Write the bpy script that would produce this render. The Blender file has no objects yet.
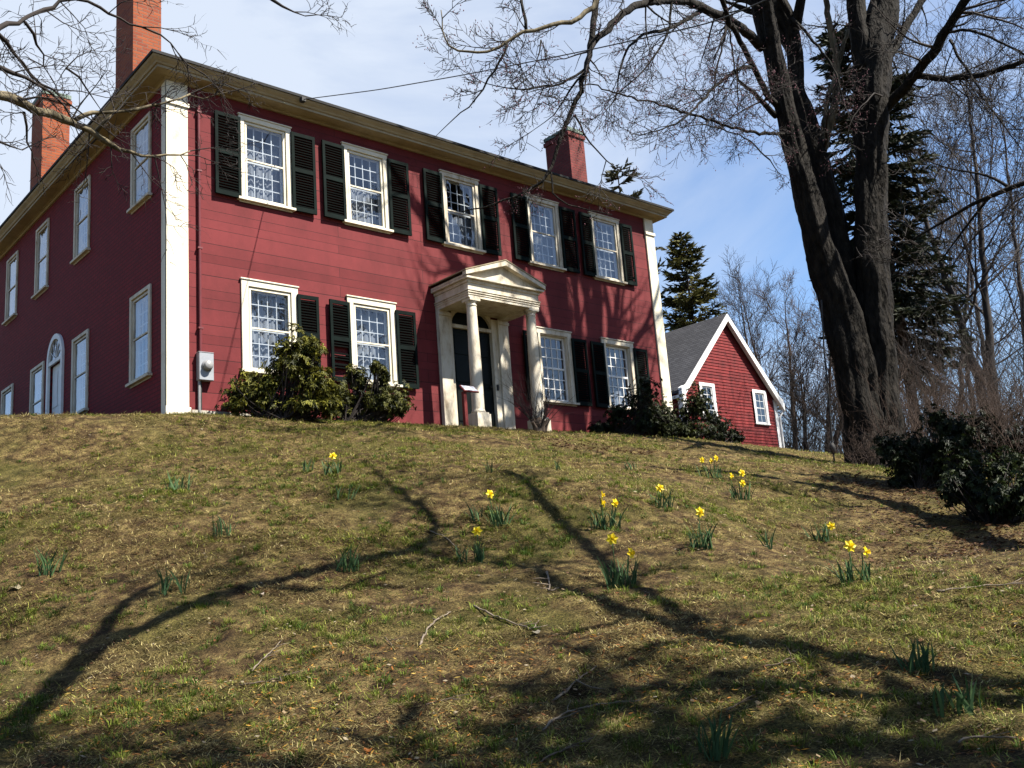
import bpy, math, random
import numpy as np
from mathutils import Vector, Matrix
R = math.radians
scene = bpy.context.scene
col = scene.collection

# ------------------------------------------------------------------ camera
CF, CX, CY, CZ = 992.5, -6.216, -15.159, -3.246
YAW, PITCH, ROLL = R(41.878), R(12.238), R(-4.358)
C0 = np.array([CX, CY, CZ])
fwd = np.array([math.sin(YAW)*math.cos(PITCH), math.cos(YAW)*math.cos(PITCH), math.sin(PITCH)])
rt0 = np.array([math.cos(YAW), -math.sin(YAW), 0.0])
up0 = np.cross(rt0, fwd)
CR = rt0*math.cos(ROLL) + up0*math.sin(ROLL)
CU = -rt0*math.sin(ROLL) + up0*math.cos(ROLL)
cam = bpy.data.cameras.new('camera')
cam.sensor_width = 36.0
cam.lens = CF/1024*36
cam.clip_start = 0.05
cam.clip_end = 2000
camo = bpy.data.objects.new('camera', cam)
col.objects.link(camo)
camo.matrix_world = Matrix(((CR[0], CU[0], -fwd[0], CX), (CR[1], CU[1], -fwd[1], CY), (CR[2], CU[2], -fwd[2], CZ), (0, 0, 0, 1)))
scene.camera = camo

# ------------------------------------------------------------------ light
SUN = np.array([0.5, -1.0, 1.45]); SUN /= np.linalg.norm(SUN)
SUN_EL = math.asin(SUN[2])
SUN_ROT = math.atan2(SUN[0], SUN[1])
sl = bpy.data.lights.new('sun', 'SUN')
sl.energy = 5.0
sl.angle = R(0.5)
sl.color = (1.0, 0.94, 0.84)
so = bpy.data.objects.new('sun', sl)
so.rotation_euler = Vector(-SUN).to_track_quat('-Z', 'Y').to_euler()
so.location = (0, -20, 40)
col.objects.link(so)
scene.view_settings.view_transform = 'Standard'
scene.view_settings.look = 'None'
scene.view_settings.exposure = 1.8
scene.view_settings.gamma = 1.0
scene.view_settings.use_curve_mapping = False
scene.cycles.max_bounces = 6
scene.cycles.transparent_max_bounces = 12
scene.cycles.use_denoising = True

world = bpy.data.worlds.new('World')
scene.world = world
world.use_nodes = True
wn = world.node_tree; wn.nodes.clear()
def N(nt, t, **kw):
    n = nt.nodes.new(t)
    for k, v in kw.items():
        if k.startswith('i_'):
            n.inputs[k[2:]].default_value = v
        else:
            setattr(n, k, v)
    return n
def L(nt, a, ai, b, bi):
    nt.links.new(a.outputs[ai], b.inputs[bi])
sky = N(wn, 'ShaderNodeTexSky', sky_type='NISHITA', sun_disc=False, sun_elevation=SUN_EL, sun_rotation=SUN_ROT)
sky.altitude = 100; sky.air_density = 1.0; sky.dust_density = 0.6; sky.ozone_density = 5.0
tc = N(wn, 'ShaderNodeTexCoord')
mp = N(wn, 'ShaderNodeMapping'); mp.inputs['Scale'].default_value = (1.0, 1.0, 2.6); mp.inputs['Rotation'].default_value = (0.25, 0.2, 0.4)
nz = N(wn, 'ShaderNodeTexNoise'); nz.inputs['Scale'].default_value = 2.6; nz.inputs['Detail'].default_value = 7; nz.inputs['Roughness'].default_value = 0.55
nz.inputs['Distortion'].default_value = 0.5
dp = N(wn, 'ShaderNodeVectorMath', operation='DOT_PRODUCT'); dp.inputs[1].default_value = (-0.62, 0.72, 0.1)
m1 = N(wn, 'ShaderNodeMath', operation='MULTIPLY_ADD'); m1.inputs[1].default_value = 0.6
ramp = N(wn, 'ShaderNodeMapRange'); ramp.inputs['From Min'].default_value = 0.44; ramp.inputs['From Max'].default_value = 0.86
ramp.inputs['To Min'].default_value = 0.0; ramp.inputs['To Max'].default_value = 0.9
mx = N(wn, 'ShaderNodeMix', data_type='RGBA')
mx.inputs['B'].default_value = (3.7, 4.1, 4.75, 1)
bg = N(wn, 'ShaderNodeBackground'); bg.inputs['Strength'].default_value = 0.062
wo = N(wn, 'ShaderNodeOutputWorld')
L(wn, tc, 'Generated', mp, 'Vector'); L(wn, mp, 'Vector', nz, 'Vector')
L(wn, tc, 'Generated', dp, 0)
sx = N(wn, 'ShaderNodeSeparateXYZ'); L(wn, tc, 'Generated', sx, 0)
mn = N(wn, 'ShaderNodeMath', operation='MINIMUM'); mn.inputs[1].default_value = 0.12; L(wn, sx, 'X', mn, 0)
ma = N(wn, 'ShaderNodeMath', operation='MULTIPLY_ADD'); ma.inputs[1].default_value = 1.5; L(wn, mn, 0, ma, 0); L(wn, nz, 'Fac', ma, 2)
L(wn, dp, 'Value', m1, 0); L(wn, ma, 0, m1, 2); L(wn, m1, 0, ramp, 'Value')
L(wn, ramp, 'Result', mx, 'Factor'); L(wn, sky, 'Color', mx, 'A'); L(wn, mx, 'Result', bg, 'Color')
L(wn, bg, 'Background', wo, 'Surface')

# ------------------------------------------------------------------ projection helpers (where things stand in the world)
def ray(u, v):
    return fwd + CR*(u-512)/CF + CU*(384-v)/CF
def at(u, v, d):
    return C0 + ray(u, v)*d
HD = np.array([math.sin(YAW), math.cos(YAW), 0.0])
def at_h(u, v, d):                     # d metres away over the ground
    r = ray(u, v); return C0 + r*(d/(r@HD))
def at_y(u, v, y):
    r = ray(u, v); return C0 + r*((y-CY)/r[1])

# ------------------------------------------------------------------ mesh builder
class MB:
    def __init__(self):
        self.v = []; self.f = []; self.n = 0; self.cols = []
    def add(self, verts, faces, c=None):
        verts = np.asarray(verts, float).reshape(-1, 3)
        b = self.n
        self.v.append(verts); self.n += len(verts)
        for fc in faces:
            self.f.append(tuple(b+i for i in fc))
        if c is not None:
            self.cols.append(np.tile(np.array(list(c)+[1.0]), (len(verts), 1)))
        return self
    def box(self, x0, x1, y0, y1, z0, z1, tf=None):
        v = np.array([(x, y, z) for z in (z0, z1) for x, y in ((x0, y0), (x1, y0), (x1, y1), (x0, y1))])
        if tf is not None:
            v = np.array([tf(*p) for p in v])
        return self.add(v, [(3, 2, 1, 0), (4, 5, 6, 7), (0, 1, 5, 4), (1, 2, 6, 5), (2, 3, 7, 6), (3, 0, 4, 7)])
    def quad(self, a, b, c, d):
        return self.add([a, b, c, d], [(0, 1, 2, 3)])
    def prism(self, poly, y0, y1, tf=None):      # poly in (a, b); extruded along the middle axis: (a, y, b)
        n = len(poly)
        v = [(a, y0, b) for a, b in poly] + [(a, y1, b) for a, b in poly]
        if tf is not None:
            v = [tf(*p) for p in v]
        f = [tuple(range(n)), tuple(range(2*n-1, n-1, -1))]
        f += [(i, i+n, (i+1) % n+n, (i+1) % n) for i in range(n)]
        return self.add(v, f)
    def lathe(self, cx, cy, prof, k=20):
        v = []
        for r, z in prof:
            for i in range(k):
                a = 2*math.pi*i/k
                v.append((cx+r*math.cos(a), cy+r*math.sin(a), z))
        f = []
        m = len(prof)
        for j in range(m-1):
            for i in range(k):
                f.append((j*k+i, j*k+(i+1) % k, (j+1)*k+(i+1) % k, (j+1)*k+i))
        f.append(tuple(range(k-1, -1, -1))); f.append(tuple((m-1)*k+i for i in range(k)))
        return self.add(v, f)
    def tube(self, path, rad, k=5, rough=None, cap=True, c=None):
        P = np.asarray(path, float); n = len(P)
        rad = np.broadcast_to(np.asarray(rad, float), (n,)) if np.ndim(rad) < 2 else rad
        T = np.gradient(P, axis=0); T /= (np.linalg.norm(T, axis=1)[:, None]+1e-9)
        ref = np.array([0.31, 0.95, 0.05]) if abs(T[0] @ np.array([0.31, 0.95, 0.05])) < 0.85 else np.array([0.9, -0.2, 0.4])
        A = np.cross(T, ref); A /= (np.linalg.norm(A, axis=1)[:, None]+1e-9)
        B = np.cross(T, A)
        th = np.arange(k)*2*math.pi/k
        rr = rad[:, None]*np.ones(k)
        if rough is not None:
            rr = rr*rough(P, th)
        V = P[:, None, :] + (A[:, None, :]*np.cos(th)[None, :, None] + B[:, None, :]*np.sin(th)[None, :, None])*rr[:, :, None]
        b = self.n
        V = V.reshape(-1, 3)
        self.v.append(V); self.n += len(V)
        if c is not None:
            self.cols.append(np.tile(np.array(list(c)+[1.0]), (len(V), 1)))
        fs = self.f
        for j in range(n-1):
            o = b+j*k
            for i in range(k):
                i2 = (i+1) % k
                fs.append((o+i, o+i2, o+k+i2, o+k+i))
        if cap and k > 3:
            fs.append(tuple(b+i for i in range(k-1, -1, -1)))
            fs.append(tuple(b+(n-1)*k+i for i in range(k)))
        return self
    def build(self, name, mat, parent=None, smooth=False, bevel=0.0):
        me = bpy.data.meshes.new(name)
        V = np.concatenate(self.v) if self.v else np.zeros((0, 3))
        if parent is not None:
            V = V - np.array(parent.get('_o', (0, 0, 0)))
        me.from_pydata(V.tolist(), [], self.f)
        if self.cols:
            ca = me.color_attributes.new('tint', 'FLOAT_COLOR', 'POINT')
            ca.data.foreach_set('color', np.concatenate(self.cols).ravel())
        if smooth:
            me.polygons.foreach_set('use_smooth', np.ones(len(me.polygons), bool))
        me.materials.append(mat)
        me.update()
        o = bpy.data.objects.new(name, me)
        col.objects.link(o)
        if parent is not None:
            o.parent = parent
            o['_o'] = parent.get('_o', (0, 0, 0))
        if bevel:
            b = o.modifiers.new('bevel', 'BEVEL'); b.width = bevel; b.segments = 1; b.limit_method = 'ANGLE'
        return o
def tris_mesh(name, V, F, mat, colors=None, parent=None, loops=3):
    """large uniform-face mesh from numpy arrays"""
    me = bpy.data.meshes.new(name)
    V = np.asarray(V, np.float32); F = np.asarray(F, np.int32)
    if parent is not None:
        V = V - np.array(parent.get('_o', (0, 0, 0)), np.float32)
    me.vertices.add(len(V)); me.vertices.foreach_set('co', V.ravel())
    me.loops.add(F.size); me.loops.foreach_set('vertex_index', F.ravel())
    me.polygons.add(len(F))
    me.polygons.foreach_set('loop_start', np.arange(0, F.size, loops, dtype=np.int32))
    me.polygons.foreach_set('loop_total', np.full(len(F), loops, np.int32))
    if colors is not None:
        ca = me.color_attributes.new('tint', 'FLOAT_COLOR', 'POINT')
        cc = np.ones((len(V), 4), np.float32); cc[:, :3] = colors
        ca.data.foreach_set('color', cc.ravel())
    me.materials.append(mat)
    me.update(calc_edges=True)
    o = bpy.data.objects.new(name, me); col.objects.link(o)
    if parent is not None:
        o.parent = parent; o['_o'] = parent.get('_o', (0, 0, 0))
    return o
def tag(o, label=None, cat=None, group=None, kind=None):
    if label: o['label'] = label
    if cat: o['category'] = cat
    if group: o['group'] = group
    if kind: o['kind'] = kind
    return o
def thing(name, loc, label, cat, group=None):
    o = bpy.data.objects.new(name, None); col.objects.link(o)
    o.empty_display_size = 0.3
    o.location = tuple(float(x) for x in loc); o['_o'] = tuple(float(x) for x in loc)
    return tag(o, label, cat, group)

# ------------------------------------------------------------------ materials
def principled(name):
    m = bpy.data.materials.new(name); m.use_nodes = True
    nt = m.node_tree
    return m, nt, nt.nodes['Principled BSDF'], nt.nodes['Material Output']
def ramp_node(nt, stops):
    r = nt.nodes.new('ShaderNodeValToRGB')
    el = r.color_ramp.elements
    while len(el) > 1: el.remove(el[-1])
    el[0].position = stops[0][0]; el[0].color = (*stops[0][1], 1)
    for p, c in stops[1:]:
        e = el.new(p); e.color = (*c, 1)
    return r
ALB = {'cream_paint': .85, 'worn_cream_paint': .80, 'white_paint': .85, 'shaded_cornice_paint': .66, 'dark_maple_bark': .38, 'conifer_bark': .4, 'black_cable': 1.0, 'grey_lining': .85, 'white_curtain': .6, 'room_plaster': 1.0}
def mat_noise(name, stops, scale=4.0, vec_scale=(1, 1, 1), rough=0.75, bump=0.0, bscale=None, detail=6, spec=0.3):
    m, nt, p, out = principled(name)
    t = N(nt, 'ShaderNodeTexCoord'); mpn = N(nt, 'ShaderNodeMapping'); mpn.inputs['Scale'].default_value = vec_scale
    L(nt, t, 'Object', mpn, 'Vector')
    n = N(nt, 'ShaderNodeTexNoise'); n.inputs['Scale'].default_value = scale; n.inputs['Detail'].default_value = detail; n.inputs['Roughness'].default_value = 0.65
    L(nt, mpn, 'Vector', n, 'Vector')
    r = ramp_node(nt, [(a_, tuple(x*ALB.get(name, .62) for x in c_)) for a_, c_ in stops]); L(nt, n, 'Fac', r, 'Fac'); L(nt, r, 'Color', p, 'Base Color')
    p.inputs['Roughness'].default_value = rough; p.inputs['Specular IOR Level'].default_value = spec
    if bump:
        n2 = N(nt, 'ShaderNodeTexNoise'); n2.inputs['Scale'].default_value = bscale or scale*3; n2.inputs['Detail'].default_value = 4
        L(nt, mpn, 'Vector', n2, 'Vector')
        b = N(nt, 'ShaderNodeBump'); b.inputs['Strength'].default_value = bump; b.inputs['Distance'].default_value = 0.02
        L(nt, n2, 'Fac', b, 'Height'); L(nt, b, 'Normal', p, 'Normal')
    return m
def mat_brick(name, c1, c2, mortar, w, h, ms, axes, blotch, rough=0.85, bump=0.6, dist=0.01, offset=0.5, var=0.5, bscale=1.3):
    """bricks or boards laid out on a wall; axes = which object axis runs along the courses"""
    m, nt, p, out = principled(name)
    t = N(nt, 'ShaderNodeTexCoord'); s = N(nt, 'ShaderNodeSeparateXYZ'); cmb = N(nt, 'ShaderNodeCombineXYZ')
    L(nt, t, 'Object', s, 'Vector')
    if axes == 'xy':
        ad = N(nt, 'ShaderNodeMath', operation='ADD'); L(nt, s, 'X', ad, 0); L(nt, s, 'Y', ad, 1); L(nt, ad, 0, cmb, 'X')
    else:
        L(nt, s, axes.upper(), cmb, 'X')
    if name == 'red_boards':
        q1 = N(nt, 'ShaderNodeMath', operation='MULTIPLY'); q1.inputs[1].default_value = 9.0; L(nt, s, 'Z', q1, 0)
        q2 = N(nt, 'ShaderNodeMath', operation='SINE'); L(nt, q1, 0, q2, 0)
        q3 = N(nt, 'ShaderNodeMath', operation='MULTIPLY_ADD'); q3.inputs[1].default_value = 0.04; L(nt, q2, 0, q3, 0); L(nt, s, 'Z', q3, 2)
        L(nt, q3, 0, cmb, 'Y')
    else:
        L(nt, s, 'Z', cmb, 'Y')
    b = N(nt, 'ShaderNodeTexBrick')
    b.offset = offset
    b.inputs['Scale'].default_value = 1.0
    b.inputs['Brick Width'].default_value = w; b.inputs['Row Height'].default_value = h
    b.inputs['Mortar Size'].default_value = ms; b.inputs['Mortar Smooth'].default_value = 0.15
    c1, c2, mortar = [tuple(x*ALB.get(name, .62) for x in c_) for c_ in (c1, c2, mortar)]
    b.inputs['Color1'].default_value = (*c1, 1); b.inputs['Color2'].default_value = (*c2, 1); b.inputs['Mortar'].default_value = (*mortar, 1)
    L(nt, cmb, 'Vector', b, 'Vector')
    n = N(nt, 'ShaderNodeTexNoise'); n.inputs['Scale'].default_value = bscale; n.inputs['Detail'].default_value = 8; n.inputs['Roughness'].default_value = 0.7
    mpn = N(nt, 'ShaderNodeMapping'); mpn.inputs['Scale'].default_value = (1, 1, 0.6)
    L(nt, t, 'Object', mpn, 'Vector'); L(nt, mpn, 'Vector', n, 'Vector')
    r = ramp_node(nt, [(0.3, blotch), (0.62, (1, 1, 1))]); L(nt, n, 'Fac', r, 'Fac')
    mxn = N(nt, 'ShaderNodeMix', data_type='RGBA', blend_type='MULTIPLY'); mxn.inputs['Factor'].default_value = var
    L(nt, b, 'Color', mxn, 'A'); L(nt, r, 'Color', mxn, 'B'); L(nt, mxn, 'Result', p, 'Base Color')
    p.inputs['Roughness'].default_value = rough; p.inputs['Specular IOR Level'].default_value = 0.25
    n2 = N(nt, 'ShaderNodeTexNoise'); n2.inputs['Scale'].default_value = 18; L(nt, t, 'Object', n2, 'Vector')
    mth = N(nt, 'ShaderNodeMath', operation='MULTIPLY_ADD'); mth.inputs[1].default_value = -1.0
    sc = N(nt, 'ShaderNodeMath', operation='MULTIPLY'); sc.inputs[1].default_value = 0.25
    L(nt, n2, 'Fac', sc, 0); L(nt, b, 'Fac', mth, 0); L(nt, sc, 0, mth, 2)
    bp = N(nt, 'ShaderNodeBump'); bp.inputs['Strength'].default_value = bump; bp.inputs['Distance'].default_value = dist
    L(nt, mth, 0, bp, 'Height'); L(nt, bp, 'Normal', p, 'Normal')
    return m
M = {}
M['board'] = mat_brick('red_boards', (0.195, 0.026, 0.029), (0.148, 0.015, 0.018), (0.05, 0.007, 0.008), 5.2, 0.205, 0.0048, 'x', (0.50, 0.42, 0.42), bump=0.5, dist=0.012, offset=0.37, var=0.75)
M['brick_red'] = mat_brick('red_painted_brick', (0.215, 0.0075, 0.013), (0.170, 0.0055, 0.010), (0.09, 0.005, 0.008), 0.215, 0.072, 0.009, 'y', (0.7, 0.65, 0.65), bump=0.5, dist=0.008)
M['brick_orange'] = mat_brick('orange_brick', (0.36, 0.085, 0.024), (0.25, 0.047, 0.016), (0.22, 0.12, 0.08), 0.215, 0.07, 0.008, 'xy', (0.62, 0.55, 0.5), bump=0.8, dist=0.012)
M['brick_dark'] = mat_brick('dark_red_brick', (0.22, 0.036, 0.032), (0.15, 0.022, 0.022), (0.12, 0.05, 0.04), 0.215, 0.07, 0.008, 'xy', (0.6, 0.55, 0.5), bump=0.8, dist=0.012)
M['cream'] = mat_noise('cream_paint', [(0.28, (0.40, 0.33, 0.22)), (0.42, (0.56, 0.51, 0.39)), (0.7, (0.62, 0.58, 0.47))], 3.0, (1, 1, 0.5), 0.55, 0.15, 30)
M['cream_worn'] = mat_noise('worn_cream_paint', [(0.30, (0.24, 0.19, 0.13)), (0.42, (0.46, 0.40, 0.30)), (0.6, (0.58, 0.53, 0.43))], 6.0, (1, 1, 0.35), 0.65, 0.3, 40)
M['cornice'] = mat_noise('shaded_cornice_paint', [(0.3, (0.26, 0.20, 0.115)), (0.6, (0.38, 0.31, 0.19))], 2.5, (1, 1, 2), 0.6, 0.1, 30)  # white trim paint with the shade under the eaves put into its tan
M['white'] = mat_noise('white_paint', [(0.3, (0.56, 0.56, 0.55)), (0.6, (0.68, 0.68, 0.67))], 4.0, (1, 1, 1), 0.5, 0.1, 30)
M['shutter'] = mat_noise('dark_green_paint', [(0.3, (0.0016, 0.0044, 0.0038)), (0.7, (0.0045, 0.0125, 0.0105))], 5.0, (1, 1, 1), 0.75, 0.1, 40, spec=0.06)
M['slat'] = mat_noise('shaded_slats', [(0.3, (0.0008, 0.0014, 0.0013)), (0.7, (0.0018, 0.0032, 0.0028))], 5.0, rough=0.85, spec=0.03)  # blacker copy of the shutter paint: louvre shade put into the colour
M['door'] = mat_noise('black_green_door_paint', [(0.3, (0.002, 0.0036, 0.0033)), (0.7, (0.005, 0.009, 0.0075))], 3.0, (1, 1, 1), 0.5, spec=0.1)
M['slate'] = mat_brick('grey_shingles', (0.050, 0.050, 0.057), (0.080, 0.080, 0.088), (0.02, 0.02, 0.024), 0.32, 0.11, 0.012, 'y', (0.6, 0.6, 0.62), bump=0.8, dist=0.015, rough=0.9)
M['roof'] = mat_noise('dark_roof_edge', [(0.3, (0.012, 0.012, 0.013)), (0.7, (0.03, 0.03, 0.03))], 4.0, (1, 1, 1), 0.9)
M['copper'] = mat_noise('weathered_chimney_cap', [(0.3, (0.10, 0.17, 0.14)), (0.7, (0.22, 0.27, 0.22))], 6.0, (1, 1, 1), 0.8)
M['stone'] = mat_noise('pale_foundation_stone', [(0.3, (0.33, 0.30, 0.24)), (0.7, (0.55, 0.52, 0.44))], 5.0, (1, 1, 1), 0.85, 0.3)
M['meter'] = mat_noise('grey_meter_paint', [(0.3, (0.28, 0.30, 0.33)), (0.7, (0.36, 0.38, 0.41))], 8.0, (1, 1, 1), 0.4, spec=0.5)
M['steel'] = mat_noise('grey_conduit', [(0.3, (0.22, 0.22, 0.23)), (0.7, (0.32, 0.32, 0.32))], 8.0, (1, 1, 1), 0.4)
M['red_pipe'] = mat_noise('red_painted_conduit', [(0.3, (0.11, 0.018, 0.022)), (0.7, (0.17, 0.025, 0.03))], 8.0, (1, 1, 1), 0.5)
M['dark'] = mat_noise('black_cable', [(0.3, (0.012, 0.012, 0.013)), (0.7, (0.025, 0.025, 0.025))], 8.0, (1, 1, 1), 0.7)
M['plaster'] = mat_noise('room_plaster', [(0.3, (0.16, 0.14, 0.12)), (0.7, (0.22, 0.20, 0.17))], 2.0)
M['curtain'] = mat_noise('white_curtain', [(0.35, (0.20, 0.21, 0.23)), (0.65, (0.46, 0.47, 0.5))], 9.0, (4, 4, 0.5), 0.9, 0.4, 20)
M['blind'] = mat_noise('grey_lining', [(0.3, (0.16, 0.17, 0.19)), (0.7, (0.30, 0.31, 0.33))], 9.0, (4, 4, 0.5), 0.9)
M['barn'] = mat_brick('barn_red_clapboard', (0.25, 0.022, 0.022), (0.15, 0.013, 0.015), (0.1, 0.01, 0.01), 2.6, 0.14, 0.0, 'x', (0.42, 0.38, 0.42), bump=0.3, var=0.95, bscale=3.0)
M['red_post'] = mat_noise('dark_red_post_paint', [(0.3, (0.13, 0.012, 0.012)), (0.7, (0.2, 0.02, 0.018))], 8.0)
M['panel'] = mat_noise('pale_blue_grey_panel', [(0.42, (0.30, 0.34, 0.42)), (0.5, (0.62, 0.66, 0.72)), (0.6, (0.75, 0.77, 0.8))], 14.0, (1, 3, 1), 0.35)
M['wood'] = mat_noise('threshold_wood', [(0.3, (0.14, 0.10, 0.06)), (0.7, (0.24, 0.18, 0.12))], 6.0)

def mat_glass():
    m, nt, p, out = principled('window_glass')
    nt.nodes.remove(p)
    tr = N(nt, 'ShaderNodeBsdfTransparent'); tr.inputs['Color'].default_value = (0.74, 0.78, 0.82, 1)
    gl = N(nt, 'ShaderNodeBsdfGlossy'); gl.inputs['Roughness'].default_value = 0.015; gl.inputs['Color'].default_value = (0.95, 0.97, 1, 1)
    lw = N(nt, 'ShaderNodeLayerWeight'); lw.inputs['Blend'].default_value = 0.5
    fr = N(nt, 'ShaderNodeMath', operation='POWER'); fr.inputs[1].default_value = 3.2; L(nt, lw, 'Facing', fr, 0)
    t = N(nt, 'ShaderNodeTexCoord'); n = N(nt, 'ShaderNodeTexNoise'); n.inputs['Scale'].default_value = 2.6; n.inputs['Detail'].default_value = 1.5
    L(nt, t, 'Object', n, 'Vector')
    b = N(nt, 'ShaderNodeBump'); b.inputs['Strength'].default_value = 0.06; b.inputs['Distance'].default_value = 0.12
    L(nt, n, 'Fac', b, 'Height'); L(nt, b, 'Normal', gl, 'Normal')
    mm = N(nt, 'ShaderNodeMath', operation='MULTIPLY_ADD'); mm.inputs[1].default_value = 0.88; mm.inputs[2].default_value = 0.075; mm.use_clamp = True
    L(nt, fr, 0, mm, 0)
    mi = N(nt, 'ShaderNodeMixShader'); L(nt, mm, 0, mi, 'Fac'); L(nt, tr, 'BSDF', mi, 1); L(nt, gl, 'BSDF', mi, 2)
    L(nt, mi, 'Shader', out, 'Surface')
    return m
M['glass'] = mat_glass()
def mat_bark(name, dark, light, scale=7.0, bump=1.0, vs=(1, 1, 0.18)):
    m = mat_noise(name, [(0.34, dark), (0.52, tuple((a+b)/2 for a, b in zip(dark, light))), (0.66, light)], scale, vs, 0.92, bump, scale*1.6, detail=8, spec=0.15)
    for n in m.node_tree.nodes:
        if n.type == 'BUMP': n.inputs['Distance'].default_value = 0.06
    return m
M['bark'] = mat_bark('dark_maple_bark', (0.004, 0.0035, 0.003), (0.044, 0.036, 0.027), 12.0, 1.0, (1, 1, 0.36))
M['bark_twig'] = mat_noise('twig_bark', [(0.3, (0.014, 0.010, 0.009)), (0.7, (0.040, 0.030, 0.026))], 3.0, (1, 1, 1), 0.9)
M['bark_pale'] = mat_bark('pale_tan_bark', (0.055, 0.045, 0.028), (0.25, 0.21, 0.135), 9.0, 0.4)
M['bark_far'] = mat_noise('grey_brown_bark', [(0.3, (0.018, 0.015, 0.0145)), (0.7, (0.058, 0.046, 0.041))], 0.8, (1, 1, 0.5), 0.95)
M['bark_far_red'] = mat_noise('red_brown_twigs', [(0.3, (0.040, 0.027, 0.022)), (0.7, (0.105, 0.072, 0.054))], 0.8, (1, 1, 0.5), 0.95)
M['brush'] = mat_noise('dark_brown_brush', [(0.3, (0.028, 0.018, 0.014)), (0.7, (0.075, 0.046, 0.032))], 0.8, (1, 1, 0.5), 0.95)
M['bark_con'] = mat_noise('conifer_bark', [(0.3, (0.05, 0.033, 0.025)), (0.7, (0.13, 0.085, 0.06))], 3.0, (1, 1, 0.4), 0.95)
M['bud'] = mat_noise('red_maple_buds', [(0.3, (0.12, 0.03, 0.05)), (0.7, (0.20, 0.06, 0.085))], 20.0, (1, 1, 1), 0.7)
M['stick'] = mat_noise('dry_grey_twig', [(0.3, (0.09, 0.065, 0.045)), (0.7, (0.26, 0.21, 0.155))], 14.0, (1, 1, 1), 0.85)
M['stick_dark'] = mat_noise('brown_twig', [(0.3, (0.06, 0.042, 0.03)), (0.7, (0.14, 0.10, 0.07))], 14.0, (1, 1, 1), 0.85)
def mat_tint(name, rough=0.7, trans=0.25, spec=0.25, mul=0.62):
    """vertex tint: each leaf or blade has a colour of its own"""
    m, nt, p, out = principled(name)
    a = N(nt, 'ShaderNodeAttribute', attribute_name='tint')
    k = N(nt, 'ShaderNodeVectorMath', operation='SCALE'); k.inputs['Scale'].default_value = mul; L(nt, a, 'Color', k, 0)
    L(nt, k, 0, p, 'Base Color')
    p.inputs['Roughness'].default_value = rough; p.inputs['Specular IOR Level'].default_value = spec
    if trans:
        t = N(nt, 'ShaderNodeBsdfTranslucent'); L(nt, k, 0, t, 'Color')
        mi = N(nt, 'ShaderNodeMixShader'); mi.inputs['Fac'].default_value = trans
        L(nt, p, 'BSDF', mi, 1); L(nt, t, 'BSDF', mi, 2); L(nt, mi, 'Shader', out, 'Surface')
    return m
M['leaf'] = mat_tint('evergreen_leaves', 0.55, 0.2, 0.14)
M['needle'] = mat_tint('conifer_needles', 0.7, 0.15, 0.2)
M['blade'] = mat_tint('grass_blades', 0.75, 0.25, 0.15)
M['litter'] = mat_tint('dead_leaves', 0.8, 0.2, 0.15)
M['flower'] = mat_tint('daffodil_petals', 0.55, 0.3, 0.3, mul=1.05)
def mat_ground():
    m, nt, p, out = principled('lawn_thatch')
    t = N(nt, 'ShaderNodeTexCoord')
    def noise(s, d=6, ro=0.6):
        n = N(nt, 'ShaderNodeTexNoise'); n.inputs['Scale'].default_value = s; n.inputs['Detail'].default_value = d; n.inputs['Roughness'].default_value = ro
        L(nt, t, 'Object', n, 'Vector'); return n
    n1, n2, n3 = noise(0.9), noise(6.0, 10, 0.72), noise(70.0, 6, 0.75)
    r1 = ramp_node(nt, [(0.38, (0.020, 0.012, 0.0065)), (0.5, (0.072, 0.050, 0.024)), (0.64, (0.17, 0.135, 0.058))]); L(nt, n2, 'Fac', r1, 'Fac')
    r2 = ramp_node(nt, [(0.46, (0.0, 0, 0)), (0.62, (1, 1, 1))]); L(nt, n1, 'Fac', r2, 'Fac')
    g = N(nt, 'ShaderNodeMix', data_type='RGBA'); g.inputs['B'].default_value = (0.055, 0.060, 0.013, 1)
    fm = N(nt, 'ShaderNodeMath', operation='MULTIPLY'); fm.inputs[1].default_value = 0.55; L(nt, r2, 'Color', fm, 0)
    L(nt, fm, 0, g, 'Factor'); L(nt, r1, 'Color', g, 'A')
    r3 = ramp_node(nt, [(0.36, (0.25, 0.23, 0.2)), (0.5, (0.85, 0.82, 0.75)), (0.64, (1.9, 1.75, 1.5))]); L(nt, n3, 'Fac', r3, 'Fac')
    mu = N(nt, 'ShaderNodeMix', data_type='RGBA', blend_type='MULTIPLY'); mu.inputs['Factor'].default_value = 1.0
    L(nt, g, 'Result', mu, 'A'); L(nt, r3, 'Color', mu, 'B'); L(nt, mu, 'Result', p, 'Base Color')
    p.inputs['Roughness'].default_value = 0.95; p.inputs['Specular IOR Level'].default_value = 0.1
    ad = N(nt, 'ShaderNodeMath', operation='MULTIPLY_ADD'); ad.inputs[1].default_value = 0.4; L(nt, n3, 'Fac', ad, 0); L(nt, n2, 'Fac', ad, 2)
    b = N(nt, 'ShaderNodeBump'); b.inputs['Strength'].default_value = 1.0; b.inputs['Distance'].default_value = 0.07
    L(nt, ad, 0, b, 'Height'); L(nt, b, 'Normal', p, 'Normal')
    return m
M['ground'] = mat_ground()

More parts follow.
